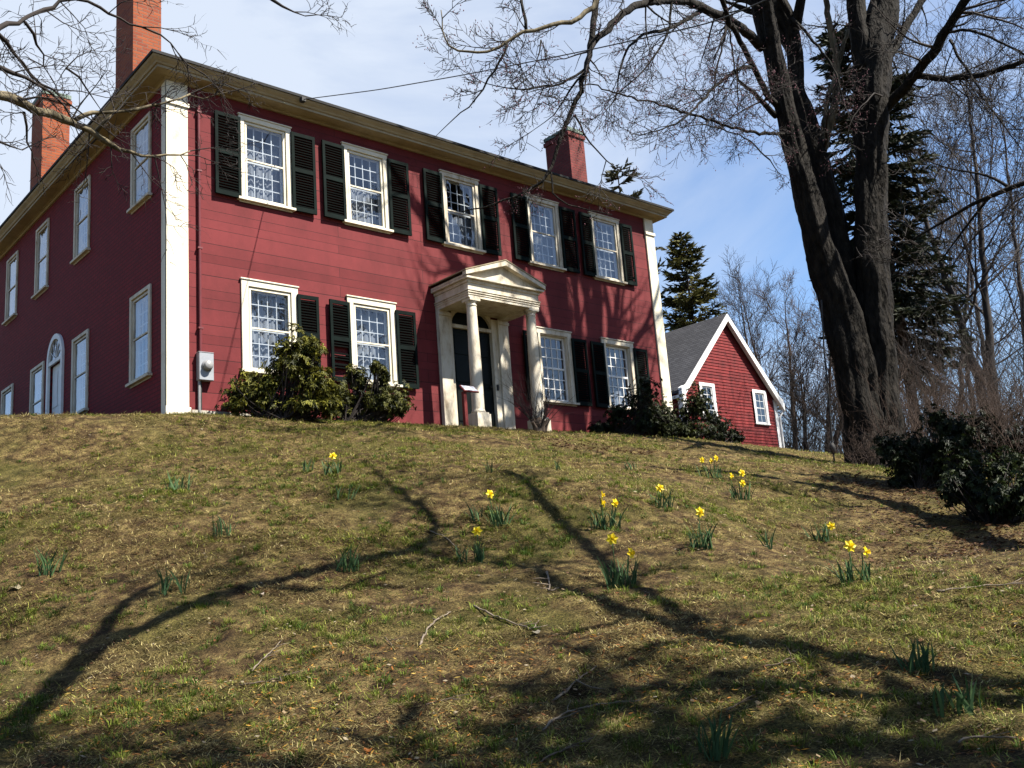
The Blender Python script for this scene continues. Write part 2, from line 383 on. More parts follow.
# ------------------------------------------------------------------ ground
def vnoise(x, y, scale, seed=0, octaves=3):
    """lattice value noise, 0..1"""
    x = np.asarray(x, float)*scale; y = np.asarray(y, float)*scale
    rng = np.random.RandomState(seed); tab = rng.rand(256, 256)
    tot = 0; amp = 1; s = 0
    for o in range(octaves):
        xi = np.floor(x).astype(int); yi = np.floor(y).astype(int)
        fx = x-xi; fy = y-yi; fx = fx*fx*(3-2*fx); fy = fy*fy*(3-2*fy)
        a = tab[xi % 256, yi % 256]; b = tab[(xi+1) % 256, yi % 256]; c = tab[xi % 256, (yi+1) % 256]; d = tab[(xi+1) % 256, (yi+1) % 256]
        tot = tot + amp*((a*(1-fx)+b*fx)*(1-fy)+(c*(1-fx)+d*fx)*fy); s += amp
        amp *= 0.5; x = x*2.03+17.3; y = y*2.03+5.1
    return tot/s
def sl_pt(s, t):                # ground position s metres ahead of the photographer and t metres to the right
    return (CX+0.667*s+0.745*t, CY+0.745*s-0.667*t)
ctrl = [(0, -.2, 0), (3, -.2, .05), (6.4, -.2, .1), (9.5, -.2, .14), (12.5, -.2, .14), (6, 5, .1), (6, 10, .3), (12, 8, .4),
        (-.45, -1, -.24), (1.8, -1, -.14), (4.6, -1, -.07), (7, -1, -.05), (8.85, -1, .02), (10.8, -1, .03), (12.2, -1, .03),
        (-1, .16, -.06), (-1, 2.63, .38), (-1, 5.8, .95), (0, 6.0, 1.05), (0, 9.5, 1.5), (-2, -.78, -.32), (-2, 1.78, .17), (-4, 0, -.45), (-5, 4, .4), (-9, 5, .2),
        (-2.95, -2.14, -1.35), (-1.14, -3.74, -1.46), (.3, -4.7, -1.46), (3.6, -6.5, -1.74), (6.4, -8.2, -2.12),
        (-4.6, -1.2, -1.2), (-6, -3, -1.9), (-9, -4, -2.4),
        (.86, -8.46, -2.6), (-.38, -8.03, -2.72), (-.63, -9.96, -3.25), (2.48, -10.08, -3.15), (.66, -9.73, -3.0), (3.6, -8.1, -2.32), (1.35, -8.0, -2.2), (-3.6, -6.3, -2.76), (-3.2, -4.6, -2.05),
        (12.3, -4.9, -1.13), (9.5, -6, -1.38), (9, -3.2, -.62), (13.9, -1.14, -.07), (15.4, -2.4, -.42), (18, 0, .1), (15, -6.5, -1.3), (9, -9, -2.2), (12, -10, -2.35), (18, -7, -1.3),
        (28, 8, 1.2), (34, 8, 1.4), (30, 14, 1.5), (42, 4, .6), (40, 20, 1.0), (25, 2, .6), (10, -14, -3.2), (20, -15, -2.6)]
for s, z in ((-6, -5.6), (-2, -5.1), (0, -4.85), (4.5, -4.0), (7.2, -3.3)):
    for t in (-8, -4, 0, 4, 8):
        if s == 7.2 and abs(t) < 1: continue
        x, y = sl_pt(s, t); ctrl.append((x, y, z+0.02*t*(1 if t > 0 else .4)))
ctrl = np.array(ctrl, float)
def _phi(r2):
    return 0.5*r2*np.log(r2+1e-9)
def _tps_fit(P, lam=0.12):
    n = len(P); d = P[:, None, :2]-P[None, :, :2]
    K = _phi((d**2).sum(-1))+lam*np.eye(n)
    Q = np.c_[np.ones(n), P[:, :2]]
    A = np.zeros((n+3, n+3)); A[:n, :n] = K; A[:n, n:] = Q; A[n:, :n] = Q.T
    return np.linalg.solve(A, np.r_[P[:, 2], 0, 0, 0])
_w = _tps_fit(ctrl)
def ground(x, y, bumps=True):
    x = np.atleast_1d(np.asarray(x, float)); y = np.atleast_1d(np.asarray(y, float))
    out = np.zeros(len(x))
    for i in range(0, len(x), 20000):
        xs, ys = x[i:i+20000], y[i:i+20000]
        r2 = (xs[:, None]-ctrl[None, :, 0])**2+(ys[:, None]-ctrl[None, :, 1])**2
        out[i:i+20000] = _phi(r2)@_w[:-3]+_w[-3]+_w[-2]*xs+_w[-1]*ys
    dist = np.hypot(x-6, y+2)
    k = np.clip((dist-26)/30, 0, 1); k = k*k*(3-2*k)
    far = np.where(y > -2, 0.2, -3.2)+0.0*x
    far = 0.2-3.4*np.clip((-y-0)/14, 0, 1)
    out = np.where(np.isfinite(out), out, 0)*(1-k)+far*k
    if bumps:
        out = out+(vnoise(x, y, 1.1, 3, 3)-.5)*.10+(vnoise(x, y, 4.0, 5, 2)-.5)*.035+(vnoise(x, y, 8.5, 6, 2)-.5)*.055
    return out
def g1(x, y):
    return float(ground(x, y)[0])
def hit(u, v, dmin=2.5, dmax=40):
    d = np.linspace(dmin, dmax, 1500)
    P = C0[None, :]+ray(u, v)[None, :]*d[:, None]
    below = P[:, 2] <= ground(P[:, 0], P[:, 1])
    i = int(np.argmax(below)) if below.any() else len(d)-1
    return P[i], d[i]
def grid_axis(lo, hi, a, b, fine):
    mid = list(np.arange(a, b+1e-6, fine)); out = list(mid)
    s = fine; x = b
    while x < hi: s *= 1.22; x = min(x+s, hi); out.append(x)
    s = fine; x = a
    while x > lo: s *= 1.22; x = max(x-s, lo); out.insert(0, x)
    return np.array(out)
gx = grid_axis(-600, 700, -7.5, 15, 0.055); gy = grid_axis(-500, 700, -15, 0.3, 0.055)
GX, GY = np.meshgrid(gx, gy, indexing='ij')
GZ = ground(GX.ravel(), GY.ravel())
nx, ny = len(gx), len(gy)
idx = np.arange(nx*ny).reshape(nx, ny)
F = np.stack([idx[:-1, :-1], idx[1:, :-1], idx[1:, 1:], idx[:-1, 1:]], -1).reshape(-1, 4)
go = tris_mesh('ground', np.stack([GX.ravel(), GY.ravel(), GZ], -1), F, M['ground'], loops=4)
go.data.polygons.foreach_set('use_smooth', np.ones(len(F), bool))
tag(go, kind='structure')

# ------------------------------------------------------------------ the red house
W, D = 12.5, 10.4
house = thing('red_house', (0, 0, 0), 'large two storey red house with black shutters and a white columned porch', 'house')
front = lambda s, n, z: (s, -n, z)                 # along the front, outward, up
side = lambda s, n, z: (-n, s, z)                  # along the shaded end wall
def wall_panel(tf, s0, s1, z0, z1, openings, th=0.22):
    m = MB()
    ss = sorted({s0, s1, *[a for o in openings for a in o[:2]]}); zs = sorted({z0, z1, *[a for o in openings for a in o[2:]]})
    for a, b in zip(ss[:-1], ss[1:]):
        for c, d in zip(zs[:-1], zs[1:]):
            cs, cz = (a+b)/2, (c+d)/2
            if any(o[0] < cs < o[1] and o[2] < cz < o[3] for o in openings): continue
            m.quad(tf(a, 0, c), tf(b, 0, c), tf(b, 0, d), tf(a, 0, d))
            m.quad(tf(a, -th, c), tf(a, -th, d), tf(b, -th, d), tf(b, -th, c))
    for o in openings:
        a, b, c, d = o
        m.quad(tf(a, 0, c), tf(a, -th, c), tf(a, -th, d), tf(a, 0, d)); m.quad(tf(b, 0, c), tf(b, 0, d), tf(b, -th, d), tf(b, -th, c))
        m.quad(tf(a, 0, c), tf(b, 0, c), tf(b, -th, c), tf(a, -th, c)); m.quad(tf(a, 0, d), tf(a, -th, d), tf(b, -th, d), tf(b, 0, d))
    return m
F2 = [1.80, 3.942, 6.30, 8.68, 10.73]; F1 = [1.824, 3.941, None, 8.69, 10.76]
w2 = 0.85
fopen = [(c-w2/2, c+w2/2, 4.02, 5.52) for c in F2]+[(c-w2/2, c+w2/2, .90, 2.40) for c in F1 if c]+[(5.80, 6.90, .12, 2.62)]
lopen_u = [(c-.39, c+.39, 4.07, 5.56) for c in (1.152, 4.239, 6.837, 9.145)]
lopen_l = [(c-.39, c+.39, .87, 2.36) for c in (1.138, 4.202, 6.934, 9.209)]
lopen = lopen_u+lopen_l+[(5.28, 6.12, .35, 2.2)]
wall_panel(front, 0, W, -0.5, 5.98, fopen).build('front_wall', M['board'], house)
wall_panel(side, 0, D, -0.5, 5.98, lopen).build('end_wall', M['brick_red'], house)
m = MB(); m.box(W-.22, W, 0.22, D, -.5, 5.98); m.build('end_wall', M['brick_red'], house)
m = MB(); m.box(0.22, W-.22, D-.2, D, -.5, 5.98); m.build('back_wall', M['brick_red'], house)
m = MB(); m.box(.23, W-.23, .23, D-.21, 3.12, 3.3); m.box(.23, W-.23, .23, D-.21, 5.9, 5.97); m.box(.23, W-.23, .23, D-.21, -.1, 0.0)
m.box(.23, W-.23, 4.6, 4.7, 0, 5.9)
for x in (3.0, 5.2, 7.4, 9.7): m.box(x, x+.1, .23, 4.6, 0.01, 3.11); m.box(x, x+.1, .23, 4.6, 3.31, 5.89)
for y in (2.8, 5.7, 8.0): m.box(.23, 2.9, y, y+.1, 0.01, 3.11); m.box(.23, 2.9, y, y+.1, 3.31, 5.89)
m.build('interior', M['plaster'], house)
m = MB(); m.box(0.38, 5.3, -.05, .0, -.5, .13); m.box(7.4, W-.36, -.05, 0, -.5, .11); m.build('foundation', M['stone'], house)

# roof (low hip) and cornice
e = 0.44; zr = 6.06
m = MB()
A = [(-e, -e), (W+e, -e), (W+e, D+e), (-e, D+e)]
rz = zr+.05+(D/2+e)*math.tan(R(19))
v = [(x, y, zr) for x, y in A]+[(x, y, zr+.05) for x, y in A]+[(D/2, D/2, rz), (W-D/2, D/2, rz)]
m.add(v, [(3, 2, 1, 0), (0, 1, 5, 4), (1, 2, 6, 5), (2, 3, 7, 6), (3, 0, 4, 7), (4, 5, 9, 8), (5, 6, 9), (6, 7, 8, 9), (7, 4, 8)])
m.build('roof', M['roof'], house)
prof = [(0.0, 5.86), (.035, 5.862), (.06, 5.885), (.09, 5.89), (.09, 5.90), (.30, 5.905), (.30, 5.95), (.325, 5.955), (.345, 5.985), (.40, 6.03), (.415, 6.058), (0.0, 6.058)]
def cornice(*seg):
    m = MB()
    pl = [lambda n: (-n, D+n), lambda n: (-n, -n), lambda n: (W+n, -n), lambda n: (W+n, D+n)]
    rings = [[(*f_(n), z) for n, z in prof] for f_ in pl]
    k = len(prof)
    segs = (seg,)
    for a, b in segs:
        for i in range(k-1):
            m.quad(rings[a][i], rings[a][i+1], rings[b][i+1], rings[b][i])
    return m
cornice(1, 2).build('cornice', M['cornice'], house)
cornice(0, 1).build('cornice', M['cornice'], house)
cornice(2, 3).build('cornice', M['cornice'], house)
# corner boards with a plain capital
def corner(x0, x1, mat, sidew=None):
    m = MB()
    m.box(x0, x1, -.045, 0.0, -.4, 5.858)
    m.box(x0-.02, x1+.02, -.075, -.046, 5.42, 5.50)
    m.box(x0-.02, x1+.02, -.075, -.046, -.4, .16)
    if sidew:
        m.box(-.045, -.001, -.0451, sidew, -.4, 5.858)
    return m
corner(-.045, .335, M['cream'], .17).build('corner_board', M['cream'], house, bevel=.006)
corner(W-.30, W+.02, M['cream']).build('corner_board', M['cream'], house, bevel=.006)

# windows
def window(tf, c, z0, z1, w, style, parent, mat='cream', curtain=0.5, grid=(4, 6), storm=True, seed=0, head=0.06, cas=.095, tone='curtain', split=.5, mun_mat='white'):
    rng = random.Random(seed)
    a, b = c-w/2, c+w/2
    m = MB()                                   # casing
    m.box(a-cas, a+.012, 0.0, .035, z0-.01, z1, tf); m.box(b-.012, b+cas, 0, .035, z0-.01, z1, tf)
    m.box(a-cas, b+cas, 0, .036, z1-.012, z1+cas*.8, tf)
    if head: m.box(a-cas-.018, b+cas+.018, 0, .055, z1+cas*.8+.001, z1+cas*.8+head*.45, tf)
    m.box(a-.0, a+.03, -.14, -.001, z0, z1, tf); m.box(b-.03, b+.0, -.14, -.001, z0, z1, tf)
    m.box(a+.031, b-.031, -.14, -.001, z1-.03, z1, tf)
    win = m.build('window', M[mat], parent, bevel=.004)
    m = MB(); m.box(a-cas-.04, b+cas+.04, -.10, .085, z0-.06, z0-.012, tf); m.box(a-cas, b+cas, 0.0, .02, z0-.085, z0-.061, tf)
    m.build('sill', M[mat], win, bevel=.004)
    zm = z0+(z1-z0)*split
    m = MB()
    if storm:
        f = .035
        m.box(a+.031, a+.031+f, -.03, .012, z0+.0, z1-.031, tf); m.box(b-.031-f, b-.031, -.03, .012, z0, z1-.031, tf)
        m.box(a+.032+f, b-.032-f, -.03, .012, z1-.031-f, z1-.031, tf); m.box(a+.032+f, b-.032-f, -.03, .012, z0, z0+f*1.2, tf)
        m.box(a+.032+f, b-.032-f, -.028, .01, zm-.014, zm+.014, tf)
        m.build('storm_frame', M[mat], win)
    nc, nr = grid
    m = MB(); n0 = -.11
    m.box(a+.031, a+.075, n0, n0+.035, z0, z1-.031, tf); m.box(b-.075, b-.031, n0, n0+.035, z0, z1-.031, tf)
    m.box(a+.076, b-.076, n0, n0+.035, z1-.075, z1-.031, tf); m.box(a+.076, b-.076, n0, n0+.035, z0, z0+.06, tf); m.box(a+.076, b-.076, n0, n0+.036, zm-.022, zm+.022, tf)
    if nc:
        mw = .0075 if storm else .0095
        for i in range(1, nc):
            s = a+.076+(b-a-.152)*i/nc; m.box(s-mw, s+mw, n0+.01, n0+.03, z0+.06, z1-.075, tf)
        for h0, h1 in ((z0+.06, zm-.022), (zm+.022, z1-.075)):
            for i in range(1, nr//2):
                z = h0+(h1-h0)*i/(nr//2); m.box(a+.076, b-.076, n0+.011, n0+.029, z-mw, z+mw, tf)
    m.build('sash', M[mun_mat], win)
    m = MB(); pn = -.008 if storm else n0+.018
    zz0, zz1 = z0+.01, z1-.04
    m.add([tf(a+.04, pn, zz0), tf(b-.04, pn, zz0), tf(b-.04, pn, zz1), tf(a+.04, pn, zz1)], [(3, 2, 1, 0) if tf is side else (0, 1, 2, 3)])
    m.build('pane', M['glass'], win)
    if curtain > 0:
        m = MB(); K = 40; zt = z0+(z1-z0)*curtain
        def sheet(sa, sb, zb, zt_, nb, ph):
            p = []
            for i in range(K+1):
                s = sa+(sb-sa)*i/K; n = nb+.018*math.sin(i*1.1+ph)+.01*math.sin(i*2.7+ph)
                p += [tf(s, n, zb), tf(s, n, zt_+.012*math.sin(i*.5+ph))]
            m.add(p, [(2*i, 2*i+2, 2*i+3, 2*i+1) for i in range(K)])
        sheet(a-.03, b+.03, z0-.05, zt, -.24, seed)
        if curtain < .9 and style != 'plain':
            sheet(a-.05, a+.17, z0-.05, z1+.03, -.29, seed+1); sheet(b-.17, b+.05, z0-.05, z1+.03, -.29, seed+2)
        m.build('curtain', M[tone], win, smooth=True)
    return win
def shutter(tf, s0, s1, z0, z1, parent, tilt=0.0, broken=False, seed=0, label=None):
    rng = random.Random(seed)
    n0, n1 = .045, .085
    st = .055
    sm = (s0+s1)/2
    def t2(s, n, z):                          # hinged slightly off the wall at the outer edge
        return tf(s, n+tilt*(s-sm), z)
    m = MB(); zm = z0+(z1-z0)*.52
    m.box(s0, s0+st, n0, n1, z0, z1, t2); m.box(s1-st, s1, n0, n1, z0, z1, t2)
    for za, zb in ((z0, z0+.085), (zm-.04, zm+.04), (z1-.07, z1)):
        m.box(s0+st, s1-st, n0+.001, n1-.001, za, zb, t2)
    nf0 = len(m.f)
    for za, zb in ((z0+.09, zm-.045), (zm+.045, z1-.075)):
        k = int((zb-za)/.048)
        for i in range(k):
            if broken and zb < zm and rng.random() < .5: continue
            zc = za+(zb-za)*(i+.5)/k
            dz = rng.uniform(-.004, .004)
            p = [(s0+st, n0+.004, zc+.022+dz), (s1-st, n0+.004, zc+.022), (s1-st, n1-.006, zc-.018), (s0+st, n1-.006, zc-.018+dz)]
            q = [(s, n+.001, z-.008) for s, n, z in p]
            m.add([t2(*x) for x in p+q], [(0, 1, 2, 3), (7, 6, 5, 4), (0, 4, 5, 1), (1, 5, 6, 2), (2, 6, 7, 3), (3, 7, 4, 0)])
    nf1 = len(m.f)
    m.box(s0+.05, s0+.09, 0.0, n0, z1-.22, z1-.18, tf); m.box(s1-.09, s1-.05, 0, n0, z0+.18, z0+.22, tf)
    o = m.build('shutter', M['shutter'], parent)
    o.data.materials.append(M['slat'])
    for i in range(nf0, nf1): o.data.polygons[i].material_index = 1
    if label: o['label'] = label
    return o
for i, c in enumerate(F2):
    window(front, c, 4.02, 5.52, w2, 'lace', house, curtain=(.78, .55, .50, .52, .42)[i], seed=i, mat='cream' if i < 2 else 'cream_worn')
    sw = .485
    g0 = w2/2+.03
    if i == 4: sw = .40
    shutter(front, c-g0-.05-sw, c-g0-.05, 3.97+.01*(i % 2), 5.52, house, -.02, seed=i)
    shutter(front, c+g0+.05, c+g0+.05+sw, 3.97, 5.52, house, .02, seed=i+20)
for i, c in enumerate(F1):
    if c is None: continue
    window(front, c, .90, 2.40, w2, 'lace', house, curtain=(.98, .98, 0, .0, .3)[i], seed=i+9, mat='cream' if i < 2 else 'cream_worn', storm=i < 2,
           tone='blind' if i < 2 else 'curtain', cas=.12, mun_mat='white')
    g0 = w2/2+.03+.06
    if i > 0: shutter(front, c-g0-.44, c-g0, .84, 2.37, house, -.05, broken=(i == 1), seed=i+40, label='black shutter with broken missing slats in its lower half' if i == 1 else None)
    shutter(front, c+g0, c+g0+(.42 if i == 0 else .45), .84, 2.37, house, .02, seed=i+60)
for i, c in enumerate((1.152, 4.239, 6.837, 9.145)):
    window(side, c, 4.07, 5.56, .78, 'plain', house, curtain=0, seed=i+30, tone='blind', cas=.06, head=0, mat='cream_worn')
for i, c in enumerate((1.138, 4.202, 6.934, 9.209)):
    window(side, c, .87, 2.36, .78, 'plain', house, curtain=(.4, .0, .0, .0)[i], seed=i+36, tone='blind', cas=.07, head=0, mat='cream_worn')

# round arched side door
m = MB(); cs, rr = 5.70, .50; zs = 2.27
for s0, s1 in ((cs-.50, cs-.40), (cs+.40, cs+.50)): m.box(s0, s1, 0, .05, .1, zs, side)
K = 16
for i in range(K):
    a0, a1 = math.pi*i/K, math.pi*(i+1)/K
    p = [(cs+r*math.cos(a), n, zs+r*math.sin(a)*1.06) for n in (0.0, .05) for a in (a0, a1) for r in (.40, .50)]
    m.add([side(*x) for x in p], [(0, 1, 3, 2), (4, 6, 7, 5), (1, 5, 7, 3), (0, 2, 6, 4)])
m.box(cs-.399, cs+.399, 0.0, .04, zs-.08, zs+.0, side)
arch = m.build('arched_door_frame', M['white'], house)
m = MB(); m.box(cs-.399, cs+.399, -.10, -.05, .2, zs-.08, side)
for z0, z1 in ((.45, 1.15), (1.3, 2.05)):
    for s0 in (cs-.33, cs+.04): m.box(s0, s0+.29, -.05, -.035, z0, z1, side)
m.build('side_door', M['white'], house, bevel=.004)
m = MB(); pts = [side(cs+.40*math.cos(math.pi*i/K), .006, zs+.40*1.06*math.sin(math.pi*i/K)) for i in range(K+1)]
m.add(pts, [tuple(range(K, -1, -1))]); fan = m.build('fanlight', M['glass'], arch)
m = MB()
for i in range(1, 6):
    a = math.pi*i/6; m.tube([side(cs+.05*math.cos(a), .014, zs+.05*math.sin(a)), side(cs+.40*math.cos(a), .014, zs+.42*math.sin(a))], .009, 4)
m.build('glazing_bar', M['white'], arch)
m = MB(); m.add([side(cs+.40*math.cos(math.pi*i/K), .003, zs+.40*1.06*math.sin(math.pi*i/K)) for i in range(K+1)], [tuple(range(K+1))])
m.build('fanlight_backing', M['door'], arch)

# porch
px0, px1, pyf = 5.47, 7.32, -1.07
m = MB()
m.box(px0, px1, pyf, pyf+.24, 2.50, 2.80); m.box(px0, px0+.22, pyf+.241, -.001, 2.50, 2.80); m.box(px1-.22, px1, pyf+.241, -.001, 2.50, 2.80)
m.box(px0-.025, px1+.025, pyf-.025, -.002, 2.801, 2.86)
for k, (za, zb, n) in enumerate(((2.555, 2.575, .012), (2.60, 2.625, .02), (2.64, 2.665, .03))):
    m.box(px0-n, px1+n, pyf-n, -.003, za, zb)
porch = m.build('portico', M['cream_worn'], house, bevel=.004)
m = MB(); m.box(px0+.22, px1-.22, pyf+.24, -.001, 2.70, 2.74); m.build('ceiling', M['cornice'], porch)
m = MB(); cxp = (px0+px1)/2; hw = (px1-px0)/2
m.box(px0-.09, px1+.09, pyf-.09, -.002, 2.861, 2.90)
zt = 3.00+.33
# raking cornice and tympanum
m.prism([(px0-.09, 2.905), (px1+.09, 2.905), (px1+.09, 2.95), (cxp, zt-.05), (px0-.09, 2.95)], pyf-.0, -.003)
for sgn in (-1, 1):
    xo = cxp+sgn*(hw+.12)
    pr = [(xo, 2.905), (xo, 2.99), (cxp, zt+.03), (cxp, zt-.075)]
    m.prism(pr if sgn < 0 else pr[::-1], pyf-.115, pyf-.001)
m.build('pediment', M['cream_worn'], porch, bevel=.003)
m = MB()
for sgn in (-1, 1):
    xo = cxp+sgn*(hw+.135)
    pr = [(xo, 2.993), (xo, 3.015), (cxp, zt+.055), (cxp, zt+.033)]
    m.prism(pr if sgn < 0 else pr[::-1], pyf-.125, -.001)
m.build('portico_roof', M['cornice'], porch)
gz = [g1(5.6, -1.0), g1(7.15, -1.0)]
for k, xc in enumerate((5.62, 7.17)):
    yb = pyf+.12; zb = gz[k]-.1
    m = MB(); m.box(xc-.165, xc+.165, yb-.165, yb+.165, zb, .21)
    m.box(xc-.14, xc+.14, yb-.14, yb+.14, .2101, .245)
    m.lathe(xc, yb, [(.135, .2455), (.14, .27), (.122, .30), (.120, .32), (.120, .9), (.112, 1.6), (.097, 2.33), (.095, 2.35), (.108, 2.36), (.108, 2.375), (.097, 2.38), (.098, 2.41), (.118, 2.43), (.125, 2.447)], 24)
    m.box(xc-.13, xc+.13, yb-.13, yb+.13, 2.448, 2.499)
    o = m.build('column', M['cream_worn'], porch)
    for pl in o.data.polygons: pl.use_smooth = len(pl.vertices) == 4 and abs(pl.normal.z) < .9 and 0.25 < (pl.center.z) < 2.45
for xa, xb in ((5.47, 5.74), (7.02, 7.30)):
    m = MB(); m.box(xa, xb, -.10, -.001, -.1, 2.499); m.box(xa-.015, xb+.015, -.12, -.101, 2.40, 2.46); m.box(xa-.015, xb+.015, -.12, -.101, -.1, .14)
    m.build('pilaster', M['cream_worn'], porch, bevel=.004)
# main door
m = MB()
for xa, xb in ((5.741, 5.83), (6.87, 7.019)): m.box(xa, xb, -.055, .10, .02, 2.499)
m.box(5.831, 6.869, -.05, .02, 2.21, 2.28)
Ka = 20
for i in range(Ka):                                # spandrels above an elliptical fanlight
    a0, a1 = math.pi*i/Ka, math.pi*(i+1)/Ka
    xs0, xs1 = 6.35+.519*math.cos(a0), 6.35+.519*math.cos(a1)
    z0_, z1_ = 2.28+.36*math.sin(a0), 2.28+.36*math.sin(a1)
    m.quad((xs0, -.04, z0_), (xs0, -.04, 2.70), (xs1, -.04, 2.70), (xs1, -.04, z1_)); m.quad((xs0, -.04, z0_), (xs1, -.04, z1_), (xs1, .04, z1_), (xs0, .04, z0_))
frame = m.build('door_frame', M['cream_worn'], porch)
m = MB(); m.box(5.831, 6.869, .03, .075, .05, 2.209)
for z0, z1 in ((.3, .95), (1.1, 1.55), (1.68, 2.1)):
    for xa in (5.92, 6.40): m.box(xa, xa+.38, .015, .03, z0, z1)
door = m.build('front_door', M['door'], house, bevel=.004)
m = MB(); m.lathe(6.79, -.02, [(.0, 1.03), (.022, 1.035), (.028, 1.055), (.022, 1.075), (0.0, 1.08)], 10); m.box(6.782, 6.798, -.02, .02, 1.045, 1.065)
m.build('handle', M['dark'], door)
m = MB(); m.add([(6.35+.53*math.cos(math.pi*i/Ka), .03, 2.275+.37*math.sin(math.pi*i/Ka)) for i in range(Ka+1)], [tuple(range(Ka+1))])
m.build('fanlight', M['door'], porch)
m = MB(); m.box(5.75, 7.0, -.3, .03, -.2, .04); m.build('threshold', M['stone'], porch)
m = MB(); m.box(6.895, 6.935, -.085, -.0551, .98, 1.1); m.build('doorbell', M['dark'], house)

# chimneys
def chimney(x0, x1, y0, y1, zt, mat, label):
    m = MB(); m.box(x0, x1, y0, y1, 6.0, zt-.1); m.box(x0-.035, x1+.035, y0-.035, y1+.035, zt-.24, zt-.14)
    c = m.build('chimney', mat, house); c['label'] = label
    m = MB(); m.box(x0-.02, x1+.02, y0-.02, y1+.02, zt-.1, zt); m.build('cap', M['copper'], c)
chimney(.3, .86, 2.42, 3.35, 10.4, M['brick_orange'], 'tall orange brick chimney rising out of the picture')
chimney(.3, .92, 8.2, 9.08, 9.62, M['brick_orange'], 'shorter orange brick chimney at the back of the end wall')
chimney(11.0, 11.56, 1.15, 2.02, 8.55, M['brick_dark'], 'dark red brick chimney at the right end of the roof')

# ------------------------------------------------------------------ electric meter
em = thing('electric_meter', (.57, -.06, .61), 'grey electric meter box with conduit on the red front wall beside the white corner board', 'meter')
m = MB(); m.box(.47, .72, -.13, -.006, .62, 1.08); m.box(.46, .73, -.135, -.005, 1.081, 1.095)
m.build('box', M['meter'], em, bevel=.008)
m = MB(); K = 20
for r, y in ((.085, -.1305), (.085, -.15)): pass
vv = []; prf = [(.092, -.131), (.092, -.155), (.075, -.156), (.075, -.21), (.06, -.225), (.0, -.23)]
for r, y in prf:
    for i in range(K): vv.append((.60+r*math.cos(2*math.pi*i/K), y, .86+r*math.sin(2*math.pi*i/K)))
m.add(vv, [(j*K+i, j*K+(i+1) % K, (j+1)*K+(i+1) % K, (j+1)*K+i) for j in range(len(prf)-1) for i in range(K)])
m.build('dial', M['steel'], em, smooth=True)
m = MB(); m.tube([(.53, -.045, 1.095), (.53, -.045, 5.84)], .026, 10)
for z in (1.5, 2.9, 4.3, 5.4): m.box(.49, .57, -.075, -.002, z, z+.03)
m.build('conduit', M['red_pipe'], em)
m = MB(); m.tube([(.50, -.05, .62), (.50, -.05, -.1)], .022, 10); m.build('conduit', M['steel'], em)
m = MB(); m.tube([(.535, -.035, .62), (.535, -.035, -.1)], .016, 8); m.build('cable', M['dark'], em)

# ------------------------------------------------------------------ small information stand by the porch
ib = at_y(466, 424, -1.55); ibz = g1(ib[0], ib[1])
inf = thing('information_stand', (ib[0], ib[1], ibz), 'small slanted information panel on a dark red post in front of the porch door', 'sign')
pt = at_y(468, 390, -1.55)
m = MB(); m.box(ib[0]-.035, ib[0]+.035, ib[1]-.035, ib[1]+.035, ibz-.15, pt[2]-.04); m.build('post', M['red_post'], inf, bevel=.005)
q = at_y(469, 389, -1.55)
def ptf(a, n, b):                                    # lectern board: slanted towards the reader
    return (q[0]+a, q[1]+b*.72-n*.69, q[2]+b*.69+n*.72)
m = MB(); m.box(-.17, .17, -.014, .012, -.095, .095, ptf); m.build('board', M['red_post'], inf)
m = MB(); m.box(-.15, .15, .0125, .018, -.078, .078, ptf); m.build('panel', M['panel'], inf)

# ------------------------------------------------------------------ red outbuilding with a gable to the lawn
YG = 10.0
barn = thing('red_outbuilding', (29, YG, 1.3), 'small bright red clapboard building with white trimmed gable and grey roof', 'outbuilding')
bx0, bx1, bz0, bze, bza, bxa = 25.62, 32.25, .9, 4.70, 8.12, 29.06
m = MB()
h = .135; z = bz0; rngb = random.Random(4)
while z < bza-.05:
    z1 = min(z+h, bza)
    def span(zz):
        if zz <= bze: return bx0, bx1
        t = (zz-bze)/(bza-bze); return bx0+(bxa-bx0)*t, bx1+(bxa-bx1)*t
    a0, b0 = span(z); a1, b1 = span(z1)
    m.add([(a0, YG-.028, z), (b0, YG-.028, z), (b1, YG-.004, z1), (a1, YG-.004, z1), (a0, YG, z), (b0, YG, z)], [(0, 1, 2, 3), (4, 5, 1, 0)])
    z = z1
m.build('wall', M['barn'], barn)
m = MB(); m.box(bx0, bx0+.05, YG+.03, YG+9, bz0, bze); m.box(bx1-.05, bx1, YG+.03, YG+9, bz0, bze)
m.prism([(bx0, bz0), (bx1, bz0), (bx1, bze), (bxa, bza), (bx0, bze)], YG+.001, YG+.029); m.build('wall', M['barn'], barn)
m = MB()
ov = .42
for xe, sg in ((bx0, -1), (bx1, 1)):
    k = (bza-bze)/abs(bxa-xe)
    xo = xe+sg*.28; zo = bze-.28*k
    pr = [(xo, zo+.05), (xo, zo+.17), (bxa, bza+.20), (bxa, bza+.08)]
    m.prism(pr, YG-.24, YG+9.2)
m.build('roof', M['slate'], barn)
m = MB()
for xe, sg in ((bx0, -1), (bx1, 1)):
    k = (bza-bze)/abs(bxa-xe)
    xo = xe+sg*.30; zo = bze-.30*k
    pr = [(xo, zo-.22), (xo, zo+.14), (bxa, bza+.17), (bxa, bza-.14)]
    m.prism(pr, YG-.28, YG-.10)
    m.prism([(xe-sg*.02, bze-.22), (xe+sg*.26, bze-.30), (xe+sg*.28, bze-.02), (xe-sg*.02, bze+.15)], YG-.26, YG-.05)
m.build('rake_board', M['white'], barn)
m = MB(); m.box(bx0-.02, bx0+.20, YG-.06, YG-.005, bz0, bze); m.box(bx0-.05, bx0-.001, YG-.06, YG+.2, bz0, bze)
m.build('corner_board', M['white'], barn)
